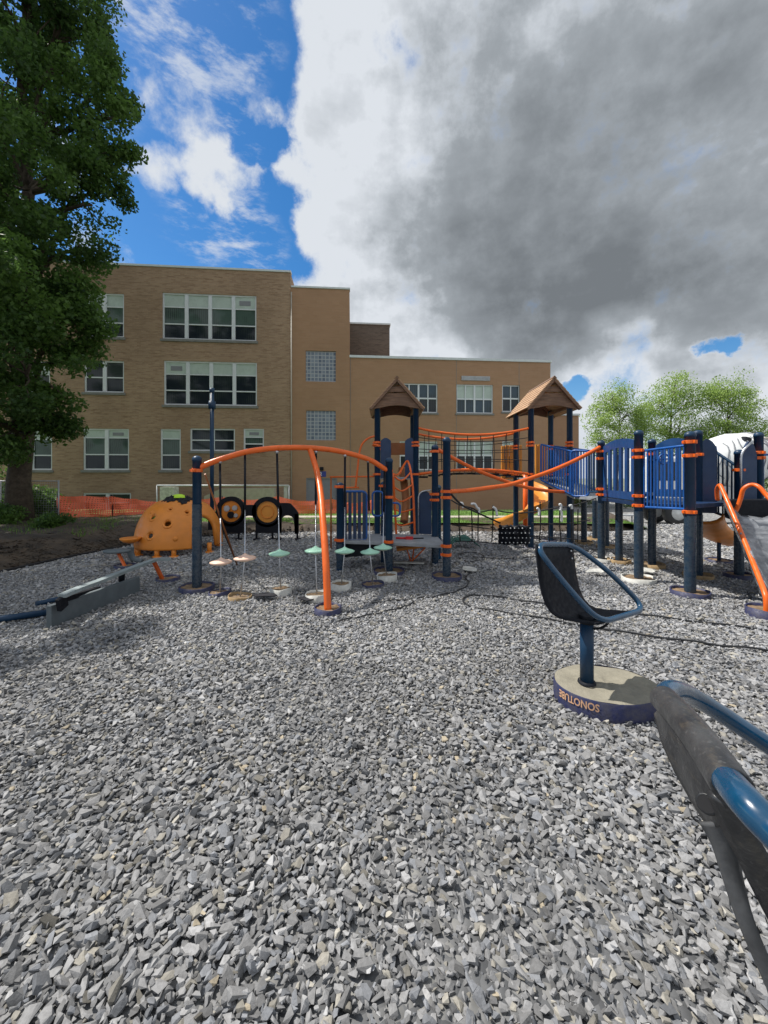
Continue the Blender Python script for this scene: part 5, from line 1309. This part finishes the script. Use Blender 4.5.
for cx, cy, mm in ((230.5, 511.5, 'glassface'), (267, 512, 'yelloworange')):
    q = MB(); n = 32; c = ppt(cx, cy) + Vector((0, .04, 0)); r_ = 10.7 * bd / FP
    q.tube([c, c + Vector((0, .02, 0))], r_, 32)
    q.build('round_window', 'orangep' if mm == 'glassface' else 'yelloworange', bp)
    if mm == 'glassface':
        for (dx, dy, rr_) in ((-4, 3, 3), (4, 3.5, 2.6), (0, -3.5, 3.4), (5, -4, 2)):
            q = MB(); cc_ = ppt(cx + dx, cy - dy) + Vector((0, .0, 0)); q.tube([cc_, cc_ + Vector((0, .035, 0))], rr_ * bd / FP, 16); q.build('window_disc', 'galv' if dx else 'black', bp)
    else:
        q = MB(); q.tube([c + Vector((math.cos(k * .3927), 0, math.sin(k * .3927))) * r_ * .6 + Vector((0, -.01, 0)) for k in range(16)], .012, 6, closed=True); q.build('maze_groove', 'orangep', bp)
for px in (238, 256, 272, 278, 297):
    a = ppt(px, 531); q = MB(); q.tube([(a.x, a.y + .04, 0), (a.x, a.y + .04, a.z)], .025, 8); q.lathe((a.x, a.y + .04, 0), [(.1, -.01), (.09, .035), (.03, .04)], 12); q.build('leg', 'black', bp)

# beams and boards at left foreground
b1 = thing('balance_beam', tuple(G(54, 629)), 'grey plank standing on its edge on the gravel at left', 'beam')
q = MB(); a, b = G(51, 628.5), G(140, 592); sd = (b - a).normalized().cross(Vector((0, 0, 1))) * -.055
q.prism([a, b, b + Vector((0, 0, .205)), a + Vector((0, 0, .225))], sd); q.build('plank', 'composite', b1, bevel=.008)
b2 = thing('balance_board', tuple(G(64, 610)), 'long light grey balance board on orange leg, just behind the grey plank', 'balance board')
cs = [D(62, 596, 3.9), D(78, 589, 4.1), D(100, 581, 4.5), D(125, 571, 4.95), D(150, 561.5, 5.4), D(158, 559.5, 5.5), D(170, 559, 5.6)]
q = MB()
pts = cat(cs, 3)
for i in range(len(pts) - 1): q.beam(pts[i], pts[i + 1] + (pts[i + 1] - pts[i]) * .01, .085, .035)
q.build('board', 'lightcomp', b2)
q = MB(); q.beam(D(61, 600, 3.95), D(98, 589, 4.65), .06, .05); q.beam(D(61, 597, 3.9), D(63, 608, 3.95), .1, .04, up=(1, 0, 0)); q.build('under_frame', 'black', b2)
q = MB(); q.tube([D(122, 571, 4.95), D(121.5, 581, 4.98)], .035, 10); q.build('support', 'black', b2)
f2 = G(168, 580.5); q = MB(); q.beam(D(154, 562, 5.5), f2 + Vector((-.08, 0, .02)), .05, .03, up=(1, 0, 0)); q.build('leg', 'orange', b2); footing(f2.x, f2.y, b2, 'cardblue', .16, .05)
b3 = thing('steel_tube', tuple(G(0, 617)), 'long dark blue tube lying on the gravel, running out of view at left', 'tube')
q = MB(); q.tube([G(-70, 629, .04), G(50, 612, .04)], .035, 10); q.build('tube', 'navy', b3)
b4 = thing('steel_tube', tuple(G(60, 600)), 'shorter dark tube on the gravel behind the balance board', 'tube')
q = MB(); q.tube([G(36, 604, .035), G(99, 590, .035)], .028, 10); q.build('tube', 'navy', b4)
st = thing('step_stool', tuple(G(125, 567)), 'grey topped stepping stool with slanted orange leg near the dome', 'stepping stool')
f2 = G(125, 567.5); q = MB(); q.beam(D(118, 552.5, 6.6), f2 + Vector((0, 0, .02)), .05, .03, up=(1, 0, 0)); q.build('leg', 'orange', st)
tp = D(117, 551, 6.55); q = MB(); q.lathe(tp, [(.001, .025), (.2, .02), (.22, 0), (.2, -.02), (.001, -.03)], 24, sy=.7); q.build('top', 'composite', st); footing(f2.x, f2.y, st, 'cardblue', .16, .05)
sp_ = thing('saucer_seat', tuple(G(134, 557)), 'small orange saucer seat on a pale stem beside the dome', 'saucer seat')
tp = D(130.5, 539.5, 7.3); q = MB(); q.lathe(tp, [(.001, .02), (.1, .03), (.17, .035), (.18, .02), (.12, -.04), (.04, -.07), (.001, -.07)], 24); q.build('saucer', 'orangep', sp_)
q = MB(); q.tube([tp - Vector((-.03, 0, .06)), (tp.x + .05, tp.y, 0)], .025, 8); q.build('stem', 'galv', sp_)
q = MB(); q.tube(cat([D(131, 547, 6.9), D(131, 553, 6.9), D(134, 559, 6.9), D(142, 562, 6.9)], 5), .05, 10); q.build('rubber_boot', 'composite', sp_)

# ------------------------------------------------------------------ spinner chair (middle distance)
sc1 = thing('spinner_seat', (1.373, 2.64, 0), 'blue tube bucket seat on a post set in a round concrete base', 'spinner seat', 'spinner seats')
bcx, bcy, rx, ry, bh = 1.50, 2.64, .335, .265, .115
q = MB(); n = 64; q.lathe((bcx, bcy, 0), [(rx, -.02), (rx, bh - .008), (rx - .006, bh)], n, sy=ry / rx)
q.build('base_form', 'cardblue', sc1)
q = MB(); c = Vector((bcx, bcy, bh - .004)); rings_ = 7; vs = [c]; fs = []
for j in range(1, rings_ + 1):
    for k in range(n):
        a = 2 * math.pi * k / n; f = j / rings_ * .985; vs.append(c + Vector((rx * f * math.cos(a), ry * f * math.sin(a), .004 * math.sin(a * 3 + j * 2) + .003 * math.cos(a * 7 + j))))
fs = [(0, 1 + k, 1 + (k + 1) % n) for k in range(n)] + [(1 + (j - 1) * n + k, 1 + j * n + k, 1 + j * n + (k + 1) % n, 1 + (j - 1) * n + (k + 1) % n) for j in range(1, rings_) for k in range(n)]
q.add(vs, fs, True); q.build('concrete_top', 'concrete', sc1)
vs, fs = text_mesh('SONOTUBE', .066, 'form_text'); xs_ = [v[0] for v in vs]; wdt = max(xs_) - min(xs_)
a0_, a1_ = R(190), R(240)
def wrapv(x, y):
    t = (-x / wdt) + .5; an = a0_ + (a1_ - a0_) * t; e = 1.012
    return (bcx + rx * e * math.cos(an), bcy + ry * e * math.sin(an), 0.078 - y * 1.0)
q = MB(); q.add([wrapv(x, y) for x, y, z in vs], fs); q.build('printed_lettering', 'letters', sc1, fix=False)
q = MB(); q.tube([(1.373, 2.64, bh - .01), (1.373, 2.64, .56)], .0425, 20); po_ = q.build('post', 'navy', sc1)
q = MB(); q.lathe((1.373, 2.64, bh), [(.058, .0), (.055, .012), (.045, .016)], 20); q.tube([(1.373, 2.64, .52), (1.373, 2.64, .575)], .05, 20); q.build('collar', 'black', po_)
q = MB(); q.tube(fillet([(1.40, 2.60, .56), (1.49, 2.6, .56), (1.50, 2.6, .54), (1.46, 2.6, .50), (1.40, 2.6, .495)], .03, 4, closed=False), .008, 8); q.build('bracket', 'black', sc1)
TL, TR, BR, BL = D(534, 544.5, 2.55), D(573, 544.5, 2.86), D(646, 609, 2.75), D(600, 623, 2.45)
ringp = fillet([TL, TR, TR.lerp(BR, .5) + Vector((0, 0, .035)), BR, BL, BL.lerp(TL, .5) + Vector((.0, 0, -.02))], .13, 9)
# smooth the fillet path
q = MB(); q.tube(ringp, .0185, 14, closed=True); q.build('frame', 'teal', sc1)
def sheet(TL, TR, BR, BL, parent, prof, m, inset=.06, thick=.012, name='seat_sheet'):
    """prof: list of (s, drop) from the back edge to the front edge"""
    rows = []
    for (s_, dp) in prof:
        l = TL.lerp(BL, s_); r_ = TR.lerp(BR, s_); ww = inset * (1 - .5 * abs(2 * s_ - 1))
        l2 = l.lerp(r_, ww); r2 = r_.lerp(l, ww); row = []
        for k in range(11): t = k / 10; p = l2.lerp(r2, t); p.z -= dp * (1 + .0 * t) + .03 * math.sin(math.pi * t) * min(1, dp * 8); row.append(p)
        rows.append(row)
    q = MB(); m_ = len(rows); q.add([p for r_ in rows for p in r_], [(i * 11 + k, i * 11 + k + 1, (i + 1) * 11 + k + 1, (i + 1) * 11 + k) for i in range(m_ - 1) for k in range(10)], True)
    return q.build(name, m, parent, solid=thick)
prof = [(0, 0), (.015, .05), (.035, .12), (.06, .20), (.10, .27), (.16, .315), (.24, .325), (.34, .305), (.46, .26), (.58, .205), (.72, .145), (.85, .085), (.95, .035), (1.0, .0)]
sheet(TL, TR, BR, BL, sc1, prof, 'black')
q = MB()
for (px, py, d_) in ((542.5, 553, 2.56), (544, 561, 2.575), (571, 551, 2.8), (572, 558.5, 2.8)): q.ball(D(px, py, d_), .008, 5)
q.build('rivets', 'steel', sc1)

# ------------------------------------------------------------------ near spinner seat, lower right
sc2 = thing('spinner_seat', (.98, .42, 0), 'nearest spinner seat, blue tube and black rubber sleeve cut by the lower right edge', 'spinner seat', 'spinner seats')
S0 = D(664, 699, .80); S1 = D(733, 788, .53)
sl_pts = [S0, S0.lerp(S1, .33) + Vector((.004, 0, .003)), S0.lerp(S1, .66) + Vector((.004, 0, .003)), S1]
q = MB(); pth = cat(sl_pts, 6); q.tube(pth, .026, 24); q.build('rubber_sleeve', 'rubdirt', sc2, bevel=.002)
near = [S0.lerp(S1, .9), D(745, 801, .49), D(770, 827, .46), D(800, 852, .44), D(860, 872, .44), (.70, .34, 1.0), (.86, .30, .86), (1.02, .32, .74), (1.2, .42, .64), (1.27, .58, .62), (1.2, .72, .68), (1.05, .76, .84), (.88, .76, .98), D(800, 764, .88), D(768, 745, .91), D(720, 713, .93), D(690, 695, .91), D(674, 690, .86), D(666, 695, .82), S0.lerp(S1, .12)]
q = MB(); q.tube(cat(near, 7), .0205, 22); q.build('frame', 'teal', sc2)
# rubber sheet: outer flap wrapped over the rail, then the two hanging layers
top = [(656, 700, .80), (672, 722, .73), (690, 750, .67), (708, 776, .62), (728, 803, .575)]
low = [(656, 714, .80), (663, 742, .765), (677, 773, .725), (693, 801, .685), (711, 829, .65)]
rows = []
for j in range(9):
    f = j / 8; row = []
    for i in range(21):
        u = i / 20 * 4; k = min(3, int(u)); t = u - k
        a = D(*top[k]).lerp(D(*top[k + 1]), t); b = D(*low[k]).lerp(D(*low[k + 1]), t)
        p = a.lerp(b, f) + Vector((-.006, -.02, .01)) * math.sin(math.pi * f); row.append(p)
    rows.append(row)
q = MB(); hc = D(709, 803, .625); V_ = [p for r_ in rows for p in r_]
F_ = [(j * 21 + i, j * 21 + i + 1, (j + 1) * 21 + i + 1, (j + 1) * 21 + i) for j in range(8) for i in range(20)]
q.add(V_, F_, True)
flap = q.build('rubber_flap', 'rubdirt', sc2, solid=.008)
q = MB(); hn = Vector((-.75, -.6, .35)).normalized(); hu = hn.orthogonal().normalized(); hv = hn.cross(hu); hp_ = D(707, 804, .618)
q.tube([hp_ + (hu * math.cos(k * math.pi / 8) + hv * math.sin(k * math.pi / 8)) * .0125 for k in range(16)], .0025, 6, closed=True); q.build('bolt_hole_rim', 'rubber', flap)
q = MB(); q.tube([hp_ - hn * .002, hp_ + hn * .0032], .0115, 16); q.build('hole_dark_disc', 'tarp', flap)  # solid black disc painting the dark inside of the hole
def slab(lft, rgt, name, m, th=.008, n=16):
    L_ = cat([D(*p) for p in lft], 5); R_ = cat([D(*p) for p in rgt], 5); q = MB(); k = min(len(L_), len(R_)); vs = []
    for i in range(k):
        for j in range(6): t = j / 5; vs.append(L_[i].lerp(R_[i], t) + Vector((0, -.006 * math.sin(math.pi * t), 0)))
    q.add(vs, [(i * 6 + j, i * 6 + j + 1, (i + 1) * 6 + j + 1, (i + 1) * 6 + j) for i in range(k - 1) for j in range(5)], True)
    return q.build(name, m, sc2, solid=th)
slab([(700, 822, .645), (711, 842, .635), (721, 872, .63), (737, 918, .62), (766, 984, .61), (800, 1060, .60)], [(722, 815, .62), (736, 850, .62), (741, 875, .62), (752, 918, .61), (772, 966, .60), (808, 1040, .59)], 'seat_sheet_edge', 'strap', .006)
slab([(708, 790, .60), (725, 830, .60), (738, 855, .60), (752, 885, .60), (780, 940, .60), (830, 1010, .62)], [(738, 805, .57), (752, 828, .57), (765, 850, .575), (785, 890, .58), (820, 930, .6), (890, 980, .64)], 'seat_sheet', 'rubdirt', .012)
q = MB(); q.tube([(.98, .42, 0), (.98, .42, .62)], .045, 16); q.build('post', 'teal', sc2)
q = MB(); q.lathe((.98, .42, 0), [(.30, -.02), (.30, .11), (.28, .112), (.001, .115)], 40); q.build('concrete_base', 'concrete', sc2)

# ------------------------------------------------------------------ hoses on the gravel
def hose(pts, r, label, m='rubber', z=.022):
    P = cat([G(a, b, z) for a, b in pts], 6)
    for i, p in enumerate(P): p.z += .006 * math.sin(i * .9)
    t = thing('hose', tuple(P[0]), label, 'hose', 'hoses lying on the gravel'); q = MB(); q.tube(P, r, 8); q.build('hose_line', m, t)
hose([(800, 655), (768, 650), (720, 645), (676, 639), (606, 629.5), (540, 617.5), (496, 610.6), (470, 605.5), (463, 601), (466, 596.5), (478, 595), (505, 597.5), (540, 603), (590, 608.5), (641, 614.5), (703, 622), (768, 630), (810, 634)], .0095, 'long black hose doubled back in a loop across the gravel behind the spinner seat')
hose([(339, 620.6), (358, 617), (378.6, 612.8), (395, 609), (406, 606), (413, 602), (411, 599.5), (400, 600), (372, 602.5)], .008, 'black hose curling on the gravel before the low deck')
hose([(417, 598), (435, 596), (453, 592), (464, 587.5), (469, 582), (465, 577), (470, 573)], .009, 'short black hose bending up towards the post of the low deck')
hose([(462, 560), (458, 556), (464, 552.5), (478, 553), (484, 557), (476, 561), (464, 560.5)], .008, 'thin black cable coil lying under the rope net')
hose([(700, 560), (660, 553), (620, 549), (570, 552), (520, 558), (470, 557)], .009, 'thin dark cable running along the ground under the blue deck')
# scraps near the post footings
def scrap(px, py, sx, sy, label, m, h=.05, rz=0):
    c = G(px, py); t = thing('cardboard_scrap', tuple(c), label, 'scrap'); q = MB(); n = 9
    q.prism([(c.x + sx * math.cos(k * 6.283 / n + rz) * random.uniform(.7, 1.1), c.y + sy * math.sin(k * 6.283 / n + rz) * random.uniform(.7, 1.1), .02 + h * random.uniform(.4, 1)) for k in range(n)], (0, 0, .012)); q.build('sheet', m, t)
scrap(264, 600, .16, .07, 'dark torn scrap on the gravel beside the third footing', 'cloth')
scrap(306, 603, .12, .08, 'dark crumpled scrap left of the orange leg', 'cloth')
scrap(470, 572, .14, .18, 'white board scrap on the gravel right of the low deck', 'cardwhite', .03)
scrap(646, 575, .17, .10, 'white cardboard scrap under the blue deck', 'cardwhite', .07)
scrap(597, 576, .2, .08, 'white cardboard piece lying in front of the far left wrapped post', 'cardwhite', .08)

# ------------------------------------------------------------------ mixer truck beyond the right deck
mt = thing('mixer_truck', (13.5, 15.2, -.3), 'white concrete mixer truck parked beyond the playground at right', 'truck')
zg = -.3
def TX(px): return (px - 384) / FP * 15
q = MB(); q.bx(TX(662), TX(860), 14.9, 15.7, zg + .75, zg + 1.0); q.build('chassis', 'black', mt, bevel=.02)
q = MB(); ax0 = Vector((TX(702), 15.3, 1.75)); ax1 = Vector((TX(778), 15.3, 2.55)); ax = ax1 - ax0; u = ax.normalized(); v = Vector((0, 1, 0)); wv_ = u.cross(v)
prof = [(0, .55), (.08, .85), (.25, 1.08), (.5, 1.12), (.7, .98), (.88, .72), (1.0, .5)]
vs = []; n = 28
for (s_, r_) in prof:
    for k in range(n): a = 2 * math.pi * k / n; vs.append(ax0 + ax * s_ + (v * math.cos(a) + wv_ * math.sin(a)) * r_)
q.add(vs, [(i * n + k, i * n + (k + 1) % n, (i + 1) * n + (k + 1) % n, (i + 1) * n + k) for i in range(len(prof) - 1) for k in range(n)] + [tuple(range(n)), tuple(range((len(prof) - 1) * n, len(prof) * n))], True)
q.build('drum', 'white', mt)
q = MB()
for s_, r_ in ((.13, .97), (.72, .97)): 
    q.tube([ax0 + ax * s_ + (v * math.cos(2 * math.pi * k / 30) + wv_ * math.sin(2 * math.pi * k / 30)) * r_ for k in range(30)], .035, 6, closed=True)
q.build('drum_band', 'greydoor', mt)
q = MB()
for k in range(5): s_ = .25 + .1 * k; q.tube([ax0 + ax * (s_ + .05 * j / 8) + (v * math.cos(-1.9 + j * .16) + wv_ * math.sin(-1.9 + j * .16)) * 1.125 for j in range(9)], .018, 5)
q.build('drum_graphics', 'greenmetal', mt)
q = MB()
for k in range(7):
    pts_ = []
    for j in range(9):
        s_ = .10 + .11 * k + .05 * math.sin(j * .8 + k); a = 2.2 + j * .17
        rr_ = np.interp(s_, [p[0] for p in prof], [p[1] for p in prof]) + .012; pts_.append(ax0 + ax * s_ + (v * math.cos(a) + wv_ * math.sin(a)) * rr_)
    q.tube(pts_, .02, 5)
q.build('drum_stripe', 'greydoor', mt)
q = MB(); a = TX(745); q.prism([(a, 14.7, 3.0), (a + 2.0, 14.7, 3.15), (a + 2.2, 14.7, 2.3), (a + 1.2, 14.7, 1.9), (a + .25, 14.7, 2.2)], (0, 1.2, 0)); q.build('hopper', 'tan', mt, bevel=.05)
q = MB(); q.tube([D(746.5, 438, 14.6), D(742, 450, 14.6), D(739, 462, 14.6)], .16, 10); q.build('drum_opening_dark', 'black', mt)  # black tube standing in for the dark inside of the open drum end
q = MB(); q.bx(TX(643), TX(680), 14.6, 16.0, zg + .75, zg + 2.6); cab = q.build('cab', 'white', mt, bevel=.08)
q = MB(); q.bx(TX(648), TX(672), 14.585, 14.61, zg + 1.7, zg + 2.4); q.build('side_window', 'glass', cab)
for px in (669, 760, 795):
    for y_ in (14.6, 15.8):
        q = MB(); c = Vector((TX(px), y_, zg + .5)); q.lathe((0, 0, 0), [(.28, -.12), (.46, -.14), (.5, -.1), (.5, .1), (.46, .14), (.28, .12)], 26)
        q.v = [(c.x + p[0], c.y + p[2], c.z + p[1]) for p in q.v]; wo = q.build('wheel', 'rubber', mt)
        q = MB(); q.lathe((0, 0, 0), [(.001, -.06), (.1, -.09), (.12, -.04), (.28, -.1), (.28, .1), (.001, .1)], 20); q.v = [(c.x + p[0], c.y + p[2], c.z + p[1]) for p in q.v]; q.build('rim', 'white', wo)
q = MB(); q.bx(TX(685), TX(745), 14.55, 14.75, zg + .9, zg + 1.5); q.build('side_tank', 'galv', mt, bevel=.06)
# bench-like rail on the lawn behind the net
bn = thing('bench', tuple(D(590, 520, 13.9)), 'pale metal bench standing on the grass behind the rope net', 'bench')
a, b = D(556, 515, 13.9), D(640, 515, 13.9); q = MB(); q.beam(a, b, .25, .04); q.build('seat', 'galv', bn)
for px in (565, 598, 632): p = D(px, 516, 13.9); q = MB(); q.tube([(p.x, p.y, -.1), (p.x, p.y, p.z)], .025, 6); q.build('leg', 'galv', bn)
